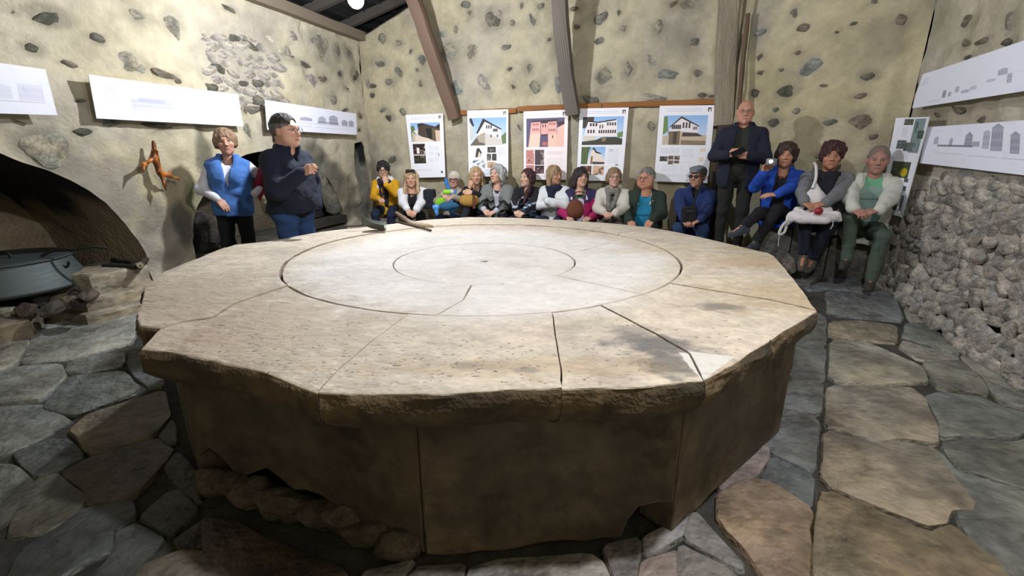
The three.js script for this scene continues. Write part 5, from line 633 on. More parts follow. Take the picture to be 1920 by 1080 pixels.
// hair styles in head space; t thickness, fringe height, side depth, length below the ears
function hairField(h) {
  const t = h.t, L = h.len || 0, parts = [ell(V(0, 0.032, -0.018), V(0.076 + t, 0.092 + t, 0.096 + t * 1.1))];
  if (h.top) parts.push(ell(V(0, 0.085, -0.005), V(0.07, 0.03 + h.top, 0.08)));
  if (L > 0) { for (const s of [-1, 1]) { parts.push(cap(V(s * 0.076, 0.03, -0.012), V(s * (0.085 + (h.flare || 0)), -L, h.fwd || -0.005), 0.022 + t * 0.5, 0.02 + (h.flare || 0) * 0.3)); parts.push(cap(V(s * 0.07, 0.0, -0.05), V(s * (0.07 + (h.flare || 0)), -L, -0.045), 0.035, 0.03)); } parts.push(cap(V(0, 0.0, -0.07), V(0, -L * 0.96, -0.065), 0.05, 0.042)); }
  if (h.tail) parts.push(cap(V(0.05, -0.05, -0.03), V(0.075, -0.18, 0.03), 0.034, 0.036), cap(V(0.075, -0.18, 0.03), V(0.06, -0.33, 0.075), 0.036, 0.022));
  const f = join(parts, 0.025), zf = h.zf ?? 0.0, fr = h.fringe ?? 0.07, ear = h.ear ?? -1, wf = h.wf ?? 0.064;
  return (x, y, z) => {
    let d = f(x, y, z) + hairNoise(x, y, z, h.rough || 0.0035);
    const sw = (h.sweep ?? 0.12) * x + 0.03 * (vn(x * 70, z * 30 + 5) - 0.5); y += 0.0; const face = Math.max((Math.hypot(x / wf, (y + 0.075) / (fr + 0.075 + sw)) - 1) * 0.06, zf - z);
    d = Math.max(d, -face);
    if (ear > -1) d = Math.max(d, lerp(ear, h.nape ?? -0.07, sstep(-0.02, -0.06, z)) + 0.03 * (vn(x * 60, z * 60, 3) - 0.5) - y);
    else if (!L) d = Math.max(d, (h.nape ?? -0.08) + 0.03 * (vn(x * 60, z * 60, 3) - 0.5) - y);
    return d;
  };
}
const skinMat = M(0xffffff, 0.58, { vertexColors: true }), hairMats = {}, eyeMat = M(0xffffff, 0.25, { vertexColors: true });
const eyeGeo = (() => { const g = new THREE.SphereGeometry(0.0112, 20, 14).rotateX(Math.PI / 2), c = []; const p = g.attributes.position; for (let i = 0; i < p.count; i++) { const r = Math.hypot(p.getX(i), p.getY(i)), z = p.getZ(i); const k = z > 0 && r < 0.0062; c.push(...(k ? [0.03, 0.02, 0.015] : [0.26, 0.23, 0.21])); } g.setAttribute('color', new THREE.Float32BufferAttribute(c, 3)); return g; })();
const people = [];
function person(o) {
  const s = o.s || 1, w = o.w || 1, fat = o.fat || 0, R = rng(o.seed || o.at[0]), yaw = (o.yaw || 0) * Math.PI / 180, le = (o.lean || 0) * Math.PI / 180, sd = (o.side || 0) * Math.PI / 180;
  const U = V(Math.sin(sd), Math.cos(sd) * Math.cos(le), Math.cos(sd) * Math.sin(le)), X = V(Math.cos(sd), -Math.sin(sd) * Math.cos(le), -Math.sin(sd) * Math.sin(le)), W = X.clone().cross(U);
  // heights relative to the hip joint first
  const rel = (x, u, z) => X.clone().multiplyScalar(x * s).addScaledVector(U, u * s).addScaledVector(W, z * s);
  const Un = U.clone().add(V(0, 0.9, 0.12)).normalize(), neckR = rel(0, 0.515, -0.012), headC = neckR.clone().addScaledVector(Un, 0.15 * s).addScaledVector(W, 0.018 * s);
  const hq = new THREE.Quaternion().setFromEuler(new THREE.Euler(-(o.hp || 0) * Math.PI / 180, (o.hy || 0) * Math.PI / 180, (o.hr || 0) * Math.PI / 180, 'YXZ')), hs = (o.hs || 1.1) * s, row7 = !!o.group, topOff = 0.117 + (o.hair && !o.hair.flat ? o.hair.t * 0.9 + (o.hair.top || 0) * 0.8 : 0) + (o.cap ? 0.02 : 0);
  const topR = headC.clone().add(V(0, 1, 0).applyQuaternion(hq).multiplyScalar(topOff * hs));
  const dd = o.dd || 0, target = ptD(o.at[0], o.at[1], o.at[2] + dd), floorY = o.floor || 0, hipY = target.y - floorY - topR.y, cy = Math.cos(yaw), sy = Math.sin(yaw);
  const rot = (v) => V(v.x * cy + v.z * sy, v.y, -v.x * sy + v.z * cy), unrot = (v) => V(v.x * cy - v.z * sy, v.y, v.x * sy + v.z * cy);
  const tr = rot(topR), g = thing('person', o.label, 'person', V(target.x - tr.x, floorY, target.z - tr.z), o.group); g.rotation.y = yaw;
  const local = (p) => unrot(p.clone().sub(g.position)), hip = V(0, hipY, 0), B = (x, u, z) => rel(x, u, z).add(hip);
  const tgt = (t, dflt) => !t ? dflt : t.length === 4 ? vec(t) : local(ptD(t[0], t[1], t[2] + dd));
  const neck = neckR.clone().add(hip), head = headC.clone().add(hip);
  // arms and legs
  const sh = 0.168 * w, arm = {}, leg = {};
  for (const [k, sg] of [['L', 1], ['R', -1]]) {
    const S = B(sg * sh, 0.432, -0.01), H0 = o['h' + k] || {}, tg = tgt(H0.at, B(sg * 0.2, -0.08, 0.12)); // aim point is the middle of the hand
    let dir = H0.dir ? vec(H0.dir).normalize() : tg.clone().sub(S.clone().add(V(sg * 0.05, -0.26 * s, 0.0))).normalize(), wr = tg.clone().addScaledVector(dir, -0.075 * s);
    const [E, Wt] = ik(S, wr, 0.285 * s, 0.255 * s, H0.pole ? vec(H0.pole) : V(sg * 0.7, -0.55, -0.45)); if (!H0.dir) dir = Wt.clone().sub(E).normalize().lerp(dir, 0.3).normalize();
    arm[k] = { S, E, W: Wt, dir, back: H0.back ? vec(H0.back) : V(sg * 0.35, 0.9, 0.15), curl: H0.curl ?? 0.55, hide: H0.hide };
    const P = B(sg * 0.088 * w, 0, 0), F0 = o['f' + k] || {}, A = tgt(F0.at, o.stand ? V(sg * 0.1, 0.085 * s, 0.0) : V(sg * 0.11, 0.085 * s, 0.4 * s));
    const [K, An] = ik(P, A, 0.425 * s, 0.41 * s, F0.pole ? vec(F0.pole) : o.stand ? V(sg * 0.15, 0, 1) : V(sg * 0.12, 0.75, 0.65));
    leg[k] = { P, K, A: An, dir: F0.dir ? vec(F0.dir).normalize() : V(sg * 0.22, -0.02, 1).normalize() };
  }
  // bounding box helper
  const box = (pts, m) => { const lo = [1e9, 1e9, 1e9], hi = [-1e9, -1e9, -1e9]; for (const p of pts) { [p.x, p.y, p.z].forEach((v, i) => { lo[i] = Math.min(lo[i], v - m); hi[i] = Math.max(hi[i], v + m); }); } return [lo, hi]; };
  const torsoPrims = (e) => { const q = [], c = (x, u, z, x2, u2, z2, r, r2) => q.push(cap(B(x, u, z), B(x2, u2, z2), (r + e) * s, (r2 + e) * s)); for (const g2 of [-1, 1]) { c(g2 * 0.075 * w, -0.01, 0, g2 * 0.065 * w, 0.17, 0.01, 0.105 + fat * 0.4, 0.09 + fat); c(g2 * 0.065 * w, 0.17, 0.01, g2 * 0.08 * w, 0.36, 0.0, 0.09 + fat, 0.1 + fat * 0.3); c(g2 * 0.03, 0.465, -0.015, g2 * sh * 0.95, 0.422, -0.012, 0.052, 0.046); c(g2 * 0.078 * w, 0.35, 0, g2 * 0.09 * w, 0.4, -0.01, 0.09, 0.062); } if (fat > 0.01) q.push(ell(B(0, 0.1, 0.07), V((0.13 + e) * s, (0.13 + e) * s, (0.1 + e) * s))); if (o.bust) for (const g2 of [-1, 1]) q.push(ell(B(g2 * 0.075, 0.3, 0.085), V((0.06 + e) * s, (0.06 + e) * s, (0.05 + e) * s))); return q; };
  const armPrims = (e, cut, only) => { const q = []; for (const k of ['L', 'R']) { if (only && only !== k) continue; const a = arm[k], Wc = a.E.clone().lerp(a.W, cut); q.push(cap(a.S, a.E, (0.047 + e) * s, (0.039 + e) * s), cap(a.E, Wc, (0.038 + e) * s, (0.029 + e * 0.8) * s)); } return q; };
  const legPrims = (e, cut) => { const q = []; for (const k of ['L', 'R']) { const a = leg[k], Ac = a.K.clone().lerp(a.A, cut); q.push(cap(a.P, a.K, (0.082 + fat * 0.2 + e) * s, (0.056 + e) * s), cap(a.K, Ac, (0.054 + e) * s, (0.04 + e) * s)); } return q; };
  const tc = (x, y, z) => { y -= hipY; return [(x * X.x + y * X.y + z * X.z) / s, (x * U.x + y * U.y + z * U.z) / s, (x * W.x + y * W.y + z * W.z) / s]; };
  // ---- the body: one continuous skin; head and hands on finer grids
  const pts = [hip, neck, head, ...['L', 'R'].flatMap((k) => [arm[k].S, arm[k].E, arm[k].W, leg[k].P, leg[k].K, leg[k].A])];
  const skin = col(o.skin || 0xc79a80), cut = (c, m) => c.clone().multiplyScalar(m);
  const bodyF = join([...torsoPrims(-0.03), cap(neck.clone().addScaledVector(Un, -0.05 * s), head.clone().addScaledVector(Un, -0.08 * s), 0.058 * s, 0.048 * s), ...armPrims(-0.024, 1), ...legPrims(-0.026, 1), ...['L', 'R'].map((k) => cap(leg[k].A, leg[k].A.clone().addScaledVector(leg[k].dir, 0.12).add(V(0, -0.05, 0)), 0.026, 0.02))], 0.016);
  const bb = box(pts, 0.14), sb = surf(bodyF, bb[0], bb[1], row7 ? 0.022 : 0.016), gs = [surfGeo(sb, () => skin)];
  const hf = headField(o), sHd = surf(hf, [-0.1, -0.21, -0.125], [0.1, 0.13, 0.125], row7 ? 0.0056 : 0.0048), hm = new THREE.Matrix4().compose(head, hq, V(hs, hs, hs));
  const brow = col(o.brow || (o.hair ? o.hair.color : 0x7a6a58)).lerp(skin, 0.35), lip = skin.clone().lerp(col(o.lip || 0x9a5048), 0.45), red = skin.clone().lerp(col(0xc06a58), 0.3);
  const hg = surfGeo(sHd, (x, y, z) => { if (z > 0.05) { const ax = Math.abs(x); if (ax < 0.027 - 0.6 * Math.abs(y + 0.062) && y > -0.073 && y < -0.053) return Math.abs(y + 0.0625) < 0.0025 ? cut(lip, 0.45) : lip; if (ax > 0.012 && ax < 0.05 && y > 0.026 - (ax - 0.03) ** 2 * 12 && y < 0.035 - (ax - 0.03) ** 2 * 12) return brow; if (o.mous && ax < 0.03 && y > -0.051 && y < -0.036) return col(o.mous).lerp(skin, 0.3); if (Math.abs(y - 0.002) < 0.014 && ax > 0.014 && ax < 0.048) return cut(skin, 0.82); const q = Math.hypot(ax - 0.042, y + 0.025); return skin.clone().lerp(red, sstep(0.03, 0.01, q)); } return skin; }); hg.applyMatrix4(hm); gs.push(hg);
  for (const [k, sg] of [['L', -1], ['R', 1]]) { const a = arm[k]; if (a.hide) continue; const z = a.dir.clone(), y = a.back.clone().addScaledVector(z, -a.back.dot(z)).normalize(), x = y.clone().cross(z); const gg = surfGeo(handSurf(sg, a.curl), () => skin); gg.applyMatrix4(new THREE.Matrix4().makeBasis(x, y, z).scale(V(s, s, s)).setPosition(a.W)); gs.push(gg); }
  const body = mesh('body', mergeGeometries(gs), skinMat, g);
  for (const sg of [-1, 1]) { const e = mesh('eye', eyeGeo, eyeMat, g); e.position.copy(V(sg * 0.031, 0.0075, 0.0722).applyMatrix4(hm)); e.quaternion.copy(hq); e.scale.setScalar(hs); }
  // ---- hair
  if (o.hair) { const h = o.hair, L = Math.max(h.len || 0, h.tail ? 0.36 : 0), f = hairField(h), gg = surfGeo(surf(f, [-0.19, -L - 0.14, -0.17], [0.19, 0.2, 0.17], row7 ? 0.0072 : 0.0056), (x, y, z) => { const c = col(h.color), n = fbm(x * 40, y * 12, z * 40, 3); c.multiplyScalar(0.75 + 0.5 * n); if (h.streak) c.lerp(col(h.streak), 0.7 * sstep(0.45, 0.65, fbm(x * 30 + 4, y * 8, z * 30, 2))); if (h.side && Math.abs(x) > 0.055 && y < 0.05) c.lerp(col(h.side), 0.75); return c; }); gg.applyMatrix4(hm); mesh('hair', gg, hairMats.m ||= M(0xffffff, 0.66, { vertexColors: true, bumpMap: rep(TEX.hair, 1.2, 0.8), bumpScale: 0.012 }), g); }
  if (o.glasses) { const q = [], gl = o.glasses, r = gl.r || 0.022, tube = gl.t || 0.0022; for (const sg of [-1, 1]) { q.push(new THREE.TorusGeometry(r, tube, 6, 20).scale(1.1, 0.85, 1).translate(sg * 0.032, 0.005, 0.101)); q.push(new THREE.TubeGeometry(new THREE.LineCurve3(V(sg * 0.056, 0.01, 0.1), V(sg * 0.078, 0.01, -0.01)), 2, tube, 5)); if (gl.dark) q.push(new THREE.CircleGeometry(r, 18).scale(1.1, 0.85, 1).translate(sg * 0.032, 0.005, 0.101)); } q.push(new THREE.TubeGeometry(new THREE.LineCurve3(V(-0.01, 0.009, 0.102), V(0.01, 0.009, 0.102)), 2, tube, 5)); const gg = mergeGeometries(q.map((x) => x.index ? x.toNonIndexed() : x)); if (gl.up) gg.rotateX(-0.9).translate(0, 0.034, 0.026); gg.applyMatrix4(hm); mesh(gl.dark ? 'sunglasses' : 'glasses', gg, M(gl.color || 0x1a1a1c, 0.3, { side: THREE.DoubleSide }), g); }
  if (o.cap) { const f = join([ell(V(0, 0.06, -0.015), V(0.086, 0.06, 0.108)), ell(V(0, 0.088, 0.02), V(0.088, 0.03, 0.09)), cap(V(-0.035, 0.052, 0.105), V(0.035, 0.052, 0.105), 0.014), cap(V(-0.03, 0.046, 0.125), V(0.03, 0.046, 0.125), 0.008)], 0.02), ff = (x, y, z) => Math.max(f(x, y, z), 0.034 + 0.1 * Math.max(0, z) - y); const gg = surfGeo(surf(ff, [-0.12, 0.0, -0.15], [0.12, 0.16, 0.16], 0.005)); gg.applyMatrix4(hm); mesh('flat_cap', gg, cloth(o.cap, 0.95), g); }
  // ---- clothes
  const wr = (x, y, z, a) => a * (1.5 * (vn(x * 11 + o.at[0], y * 17, z * 11) - 0.5) + 0.9 * Math.abs(vn(x * 20 + y * 14, y * 22 - x * 12, z * 20) - 0.5));
  const put = (name, f, b, cell, spec, parent = g) => { const q = typeof spec === 'object' ? spec : { color: spec }; const S = surf(f, b[0], b[1], cell); if (!S.pos.length) return null; return q.fn ? mesh(name, surfGeo(S, (x, y, z) => { const t = tc(x, y, z); return q.fn(t[0], t[1], t[2], x, y, z); }), vertCloth, parent) : mesh(name, surfGeo(S), cloth(q.color, q.rough), parent); };
  const armPts = ['L', 'R'].flatMap((k) => [arm[k].S, arm[k].E, arm[k].W]), torsoBox = box([hip, neck, B(0.25, 0.3, 0), B(-0.25, 0.3, 0), B(0, -0.2, 0)], 0.17), topBox = box([hip, neck, B(0, -0.2, 0), ...armPts], 0.17);
  if (o.shirt) { const q = o.shirt, P = torsoPrims(q.e ?? 0.006); if (q.neck) P.push(cap(neck.clone().addScaledVector(Un, -0.04 * s), neck.clone().addScaledVector(Un, q.neck * s), 0.068 * s, 0.062 * s)); if (q.arms) P.push(...armPrims(0.012, 0.97)); const f = join(P, 0.05), hem = q.hem ?? -0.06, vn2 = q.v ?? 0; put('shirt', (x, y, z) => { const [a, u, v] = tc(x, y, z); let d = f(x, y, z) + wr(x, y, z, 0.006); d = Math.max(d, (hem - u) * s); if (vn2) d = Math.max(d, -Math.max(Math.abs(a) - 0.055 - (u - 0.47) * 0.5, (0.47 - vn2) - u, -0.02 - v) * s); return d; }, q.arms ? topBox : torsoBox, row7 ? 0.012 : 0.0095, q); }
  if (o.top) {
    const q = o.top, e = q.e ?? 0.022, tf = join(torsoPrims(e), 0.05), hemP = cap(B(0, -0.06, 0.0), B(0, -0.06, 0.01), (0.15 + e) * s * w), hem = q.hem ?? -0.13, A = q.sleeveless ? null : join(armPrims(e * 0.95, q.cuff ?? 0.96), 0.03);
    const col0 = q.collar, cc = neck.clone().addScaledVector(Un, -0.015 * s);
    const ow = q.open; // [half width at neck, at hem, lowest u, offset at neck, offset at hem]
    put(q.name || 'jacket', (x, y, z) => {
      const [a, u, v] = tc(x, y, z); let d = smin(tf(x, y, z), hemP(x, y, z), 0.05);
      if (col0) { const r = Math.hypot(a, v + 0.01 - (u - 0.5) * 0.3) - (0.078 + (col0.r || 0)), cu = Math.max(0, Math.abs(u - 0.5 - (col0.h || 0.03) * 0.5) - (col0.h || 0.03)); d = smin(d, (Math.hypot(r, cu) - (col0.t || 0.016)) * s, 0.02); }
      if (ow) { const t = clamp((u - ow[2]) / (0.5 - ow[2])), hw = lerp(ow[1], ow[0], t), of = lerp(ow[4] || 0, ow[3] || 0, t); d = Math.max(d, -Math.max(Math.abs(a - of) - hw, ow[2] - u, 0.0 - v) * s); }
      d = Math.max(d, (hem - u) * s, -Math.max(Math.hypot(a, v + 0.005) - (q.hole ?? 0.06), 0.43 - u) * s);
      let aw = q.wr ?? 0.012; if (A) { const e = A(x, y, z); if (e < d) aw *= 0.7; d = smin(d, e, 0.025); }
      return d + wr(x, y, z, aw) - 0.002;
    }, topBox, row7 ? 0.0115 : 0.0095, q);
    if (q.hood) { const hd = join([cap(B(-0.1, 0.49, -0.03), B(0, 0.5, -0.11), 0.048, 0.056), cap(B(0.1, 0.49, -0.03), B(0, 0.5, -0.11), 0.048, 0.056), cap(B(-0.105, 0.49, -0.02), B(-0.1, 0.41, 0.1), 0.044, 0.03), cap(B(0.105, 0.49, -0.02), B(0.1, 0.41, 0.1), 0.044, 0.03)], 0.04); put('hood', (x, y, z) => hd(x, y, z) + wr(x, y, z, 0.012), box([neck], 0.26), 0.009, q.hood); }
    for (const k of q.cuffs ? ['L', 'R'] : []) { const a = arm[k], p = a.E.clone().lerp(a.W, 0.84), p2 = a.E.clone().lerp(a.W, 1.0); put('cuff', cap(p, p2, 0.046 * s, 0.04 * s), box([p, p2], 0.07), 0.008, q.cuffs); }
    if (q.lapel) for (const k of [-1, 1]) { const f = join([cap(B(k * 0.085, 0.5, 0.02), B(k * 0.105, 0.4, 0.115), 0.024, 0.018), cap(B(k * 0.105, 0.4, 0.115), B(k * 0.075, 0.36, 0.128), 0.016, 0.012)], 0.02); put('lapel', f, box([B(k * 0.09, 0.43, 0.08)], 0.15), 0.007, q.lapel); }
  }
  if (o.scarf) { const q = o.scarf, P = []; const n = 9; let prev = null; for (let i = 0; i <= n; i++) { const a = i / n * Math.PI * 2, p = B(0.085 * Math.sin(a), 0.49 + 0.012 * Math.sin(3 * a), 0.005 + 0.085 * Math.cos(a) - (Math.cos(a) > 0 ? -0.012 : 0)); if (prev) P.push(cap(prev, p, (q.r || 0.038) * s)); prev = p; } for (const [x0, u0, z0, x1, u1, z1, r] of q.tails || []) P.push(cap(B(x0, u0, z0), B(x1, u1, z1), r * s, r * 0.9 * s)); const f = join(P, 0.03); put('scarf', (x, y, z) => f(x, y, z) + 0.012 * (fbm(x * 24, y * 16, z * 24, 3) - 0.5) + 0.003 * Math.sin(x * 160 + y * 60), box([neck, B(0, 0.05, 0.2)], 0.2), row7 ? 0.01 : 0.008, q); }
  const clipTop = (t) => Math.min(t[1] - 0.09, 0.2 - t[2]);
  if (o.pants) { const P = join([...legPrims(0.014, o.pantCut ?? 1.02), ...[-1, 1].map((g2) => cap(B(g2 * 0.075 * w, -0.01, 0), B(g2 * 0.065 * w, 0.1, 0), (0.118 + fat * 0.4) * s, (0.1 + fat * 0.7) * s))], 0.03); put('trousers', (x, y, z) => Math.max(P(x, y, z) + wr(x, y, z, 0.012), clipTop(tc(x, y, z)) * s), box([hip, ...['L', 'R'].flatMap((k) => [leg[k].K, leg[k].A])], 0.16), row7 ? 0.016 : 0.0105, o.pants); }
  if (o.shoes !== undefined) for (const k of ['L', 'R']) { const a = leg[k], d = a.dir, side = d.clone().cross(V(0, 1, 0)).normalize(), up = side.clone().cross(d).normalize(), p = (z, y) => a.A.clone().addScaledVector(d, z * s).addScaledVector(up, y * s); const f = join([cap(p(-0.035, -0.055), p(0.06, -0.052), 0.036 * s, 0.04 * s), cap(p(0.06, -0.055), p(0.155, -0.062), 0.04 * s, 0.03 * s), cap(p(-0.02, -0.04), p(0.005, 0.0), 0.037 * s, 0.04 * s)], 0.03); put('shoe', (x, y, z) => { const q = V(x, y, z).sub(a.A), u = q.dot(up) / s; return Math.max(f(x, y, z), (-0.084 - u) * s, (u - 0.012) * s); }, box([p(0.06, -0.04)], 0.19), row7 ? 0.014 : 0.007, { fn: (a1, b1, c1, x, y, z) => { const u = V(x, y, z).sub(a.A).dot(up) / s; return u < -0.066 ? col(o.sole || 0x3a3a38) : col(o.shoes); } }); if (o.bareAnkle) {} }
  people.push([o.label.slice(0, 40), 'hip ' + hipY.toFixed(2), 'x ' + g.position.x.toFixed(2), 'd ' + (-g.position.z).toFixed(2)]);
  const toWorld = (p) => rot(p).add(g.position); g.userData.label = o.label; return { g, B: (x, u, z) => toWorld(B(x, u, z)), arm, leg, head: toWorld(head), toWorld, rot, yaw, s };
}
const WHITE = 0xe6e6ea, zig = (u, a, p, h) => { const t = ((u + Math.abs(((a / p) % 1 + 1.5) % 1 - 0.5) * h) % 0.11 + 0.11) % 0.11; return t; };
const row = 'people seated on the bench along the back wall';
const P = {};
P.yellow = person({ at: [717, 301, 7.82], label: 'seated woman in yellow jacket with dark hair and glasses, chin on her hand', group: row, yaw: 0, lean: 16, s: 0.97, hy: 8, hp: -4, skin: 0xcfa58c, hL: { at: [722, 337, 7.55], dir: [-0.12, 1, -0.1], back: [0.5, 0, 1], pole: [0.5, -1, 0.5], curl: 0.7 }, hR: { at: [713, 374, 7.45], curl: 0.6 },
  hair: { t: 0.022, fringe: 0.052, zf: 0.02, color: 0x1f1a1c, rough: 0.01, top: 0.012, nape: -0.05, ear: -0.015 }, glasses: { t: 0.003 }, shirt: { color: 0x2a2433 }, top: { color: 0xe0a714, open: [0.04, 0.03, 0.05], hem: -0.08, hood: 0xe8e6de }, scarf: { color: 0x2b2433, r: 0.03, tails: [[-0.07, 0.46, 0.09, -0.06, 0.2, 0.15, 0.03], [0.05, 0.46, 0.09, 0.03, 0.12, 0.16, 0.028]] }, pants: 0x1c2642, shoes: 0x2a2a2e });
P.white = person({ at: [770, 318, 7.55], label: 'seated woman in white jacket over black top, sunglasses pushed up on long blonde hair', group: row, yaw: 2, lean: 22, s: 1.0, hy: 6, hp: 4, skin: 0xc99a80, w: 1.02, bust: 1, hL: { at: [776, 401, 7.1], dir: [-0.5, -0.75, 0.5], curl: 0.7 }, hR: { at: [767, 399, 7.12], dir: [0.5, -0.75, 0.5], curl: 0.7 },
  hair: { t: 0.02, fringe: 0.068, zf: 0.02, len: 0.25, flare: 0.02, color: 0xc2a684, rough: 0.008, streak: 0x8e7052, fwd: 0.01 }, glasses: { dark: 1, up: 1, color: 0x1d1712, r: 0.03, t: 0.004 }, shirt: { color: 0x17161b, v: 0.05 }, top: { color: 0xf0f0f2, open: [0.075, 0.085, -0.1], hem: -0.16, e: 0.032, wr: 0.016 }, pants: 0x1a191d, shoes: 0x202024 });
P.beige = person({ at: [851, 321, 7.55], label: 'seated white-haired person in beige jacket and dark glasses behind a lime green bag', group: row, yaw: -10, lean: -6, s: 0.95, hy: 6, hp: 2, skin: 0xc59a86, hL: { at: [842, 372, 7.1], dir: [-0.7, -0.35, 0.6], curl: 0.6 }, hR: { at: [834, 368, 7.12], dir: [0.5, -0.3, 0.7], curl: 0.5 },
  hair: { t: 0.012, fringe: 0.06, zf: 0.01, color: 0xc9c4b4, rough: 0.006, ear: 0.0, nape: -0.05 }, glasses: { t: 0.0045, color: 0x17171a }, shirt: { color: 0x4f86b8, neck: 0.0 }, top: { color: 0xb3a692, open: [0.06, 0.05, -0.02], hem: -0.1, collar: { h: 0.02 } }, pants: 0x20284a, shoes: 0x2b2b2f });
P.blond = person({ at: [891, 313, 7.42], label: 'seated blonde woman in black sweater with a mustard bag on her lap', group: row, yaw: -8, lean: 4, s: 0.98, hy: 14, hr: 4, skin: 0xcda084, hR: { at: [882, 346, 7.25], dir: [0.3, 1, 0.1], back: [-0.6, 0, 0.8], pole: [-0.8, -0.8, 0.4], curl: 0.6 }, hL: { at: [877, 361, 7.08], dir: [-1, 0.05, 0.15], back: [0, 0.4, 1], pole: [0.8, -0.7, 0.2], curl: 0.25 },
  hair: { t: 0.018, fringe: 0.074, zf: 0.02, len: 0.15, color: 0xa98a60, rough: 0.007, streak: 0xcdb48a }, shirt: { color: 0xdedad6, v: 0.05 }, top: { color: 0x14171e, name: 'sweater', open: [0.06, 0.0, 0.3], hem: -0.1, cuff: 0.92 }, pants: 0x161b26, shoes: 0x1b1b1f, fR: { at: [870, 408, 6.75], pole: [0, 1, 0.3] } });
P.zigzag = person({ dd: -0.1, at: [934, 308, 7.3], label: 'seated grey-haired woman in a grey and black zigzag knitted cardigan, looking up left', group: row, yaw: -12, lean: 8, s: 1.03, hy: -26, hp: 10, skin: 0xd0a48c, w: 1.04, hL: { at: [921, 400, 6.85], dir: [-0.8, -0.4, 0.45], curl: 0.7 }, hR: { at: [912, 398, 6.85], dir: [0.6, -0.4, 0.6], curl: 0.7 },
  hair: { t: 0.022, fringe: 0.07, zf: 0.0, len: 0.07, color: 0xa9aaa6, rough: 0.008, streak: 0x8a8d8c }, shirt: { color: 0xc9c9d2, v: 0.08 }, top: { name: 'cardigan', e: 0.034, cuff: 0.78, open: [0.07, 0.01, 0.16], hem: -0.12, collar: { r: 0.012, h: 0.03, t: 0.022 }, fn: (a, u) => { if (u > 0.38 - Math.abs(a) * 0.2) return col(0x7f8480); const t = zig(u, a, 0.15, 0.14); return col(t < 0.042 ? 0x14171a : t < 0.075 ? 0x868b87 : 0x5d6361); }, cuffs: 0xc3c6d2 }, pants: 0x15171c, shoes: 0x1b1b1f });
P.striped = person({ dd: -0.12, at: [990, 316, 7.2], label: 'seated woman with long dark red hair in navy jacket with white stripes', group: row, yaw: -18, lean: 14, s: 1.0, hy: -32, hp: 6, skin: 0xd3ab92, w: 1.01, hR: { at: [969, 402, 6.72], dir: [0.5, -0.6, 0.5], curl: 0.8 }, hL: { at: [975, 403, 6.72], dir: [-0.6, -0.5, 0.5], curl: 0.8 },
  hair: { t: 0.014, fringe: 0.078, zf: 0.0, len: 0.04, color: 0x3a1c1e, rough: 0.004, tail: 1 }, shirt: { color: 0x23304a, neck: -0.01 }, top: { e: 0.032, open: [0.035, 0.0, 0.3], hem: -0.14, fn: (a, u, v, x, y, z) => { const t = ((u + 0.05 * a) % 0.1 + 0.1) % 0.1, n = fbm(x * 22, y * 22, z * 22, 2); return u > 0.42 ? col(0x1b1b22) : t < 0.02 && n > 0.4 ? col(0xb9c3cc) : t < 0.05 ? col(0x2c4058) : n > 0.62 ? col(0x3a5064) : col(0x141c2c); } }, pants: 0x17243c, shoes: 0x1b1b1f });
P.navy = person({ dd: -0.16, at: [1040, 310, 7.12], label: 'seated woman in white jacket with navy scarf, arms crossed, looking right', group: row, yaw: -20, lean: 2, s: 1.0, hy: 56, hp: 3, skin: 0xb98a6c, hL: { at: [1018, 377, 6.85], dir: [-1, 0.0, 0.1], back: [0, 0.3, 1], pole: [0.9, -0.6, 0.2], curl: 0.3, hide: 1 }, hR: { at: [1046, 383, 6.8], dir: [1, 0.0, 0.15], back: [0, 0.3, 1], pole: [-0.9, -0.6, 0.2], curl: 0.4, hide: 1 },
  hair: { t: 0.018, fringe: 0.064, zf: 0.02, len: 0.12, color: 0x8a7150, rough: 0.006, streak: 0xa38a68 }, shirt: { color: 0x1c2338 }, top: { color: 0xe9edec, e: 0.03, open: [0.05, 0.0, 0.22], hem: -0.06, cuff: 1.02, collar: { r: 0.02, h: 0.015 } }, scarf: { color: 0x1a2136, r: 0.045, tails: [[-0.03, 0.46, 0.1, 0.0, 0.3, 0.13, 0.06]] }, pants: 0x1d2745, shoes: 0x1b1b1f });
P.pink = person({ dd: -0.2, at: [1089, 314, 7.0], label: 'seated dark-haired woman in magenta jacket with navy shoulders and green collar', group: row, yaw: -16, lean: 6, s: 1.02, hy: 34, hp: 14, hr: -4, skin: 0xc79c86, w: 1.02, hL: { at: [1104, 409, 6.55], curl: 0.6 }, hR: { at: [1066, 408, 6.58], curl: 0.6 },
  hair: { t: 0.024, fringe: 0.045, zf: 0.02, len: 0.09, flare: 0.005, color: 0x2a2022, rough: 0.006 }, shirt: { color: 0x46685a, neck: 0.05, fn: (a, u, v) => u > 0.4 ? col(0x46685a) : fbm(a * 20, u * 20, 3) > 0.55 ? col(0x4a5570) : col(0xd9cfe0) }, top: { e: 0.032, open: [0.075, 0.06, -0.05], hem: -0.13, fn: (a, u, v) => (u > 0.34 + 0.0 * a && Math.abs(a) > 0.07 && u > 0.3 + Math.abs(a) * 0.5) ? col(0x322a52) : col(0xb41f63), lapel: 0xe3d6e8 }, pants: 0x2a2030, shoes: 0x1b1b1f });
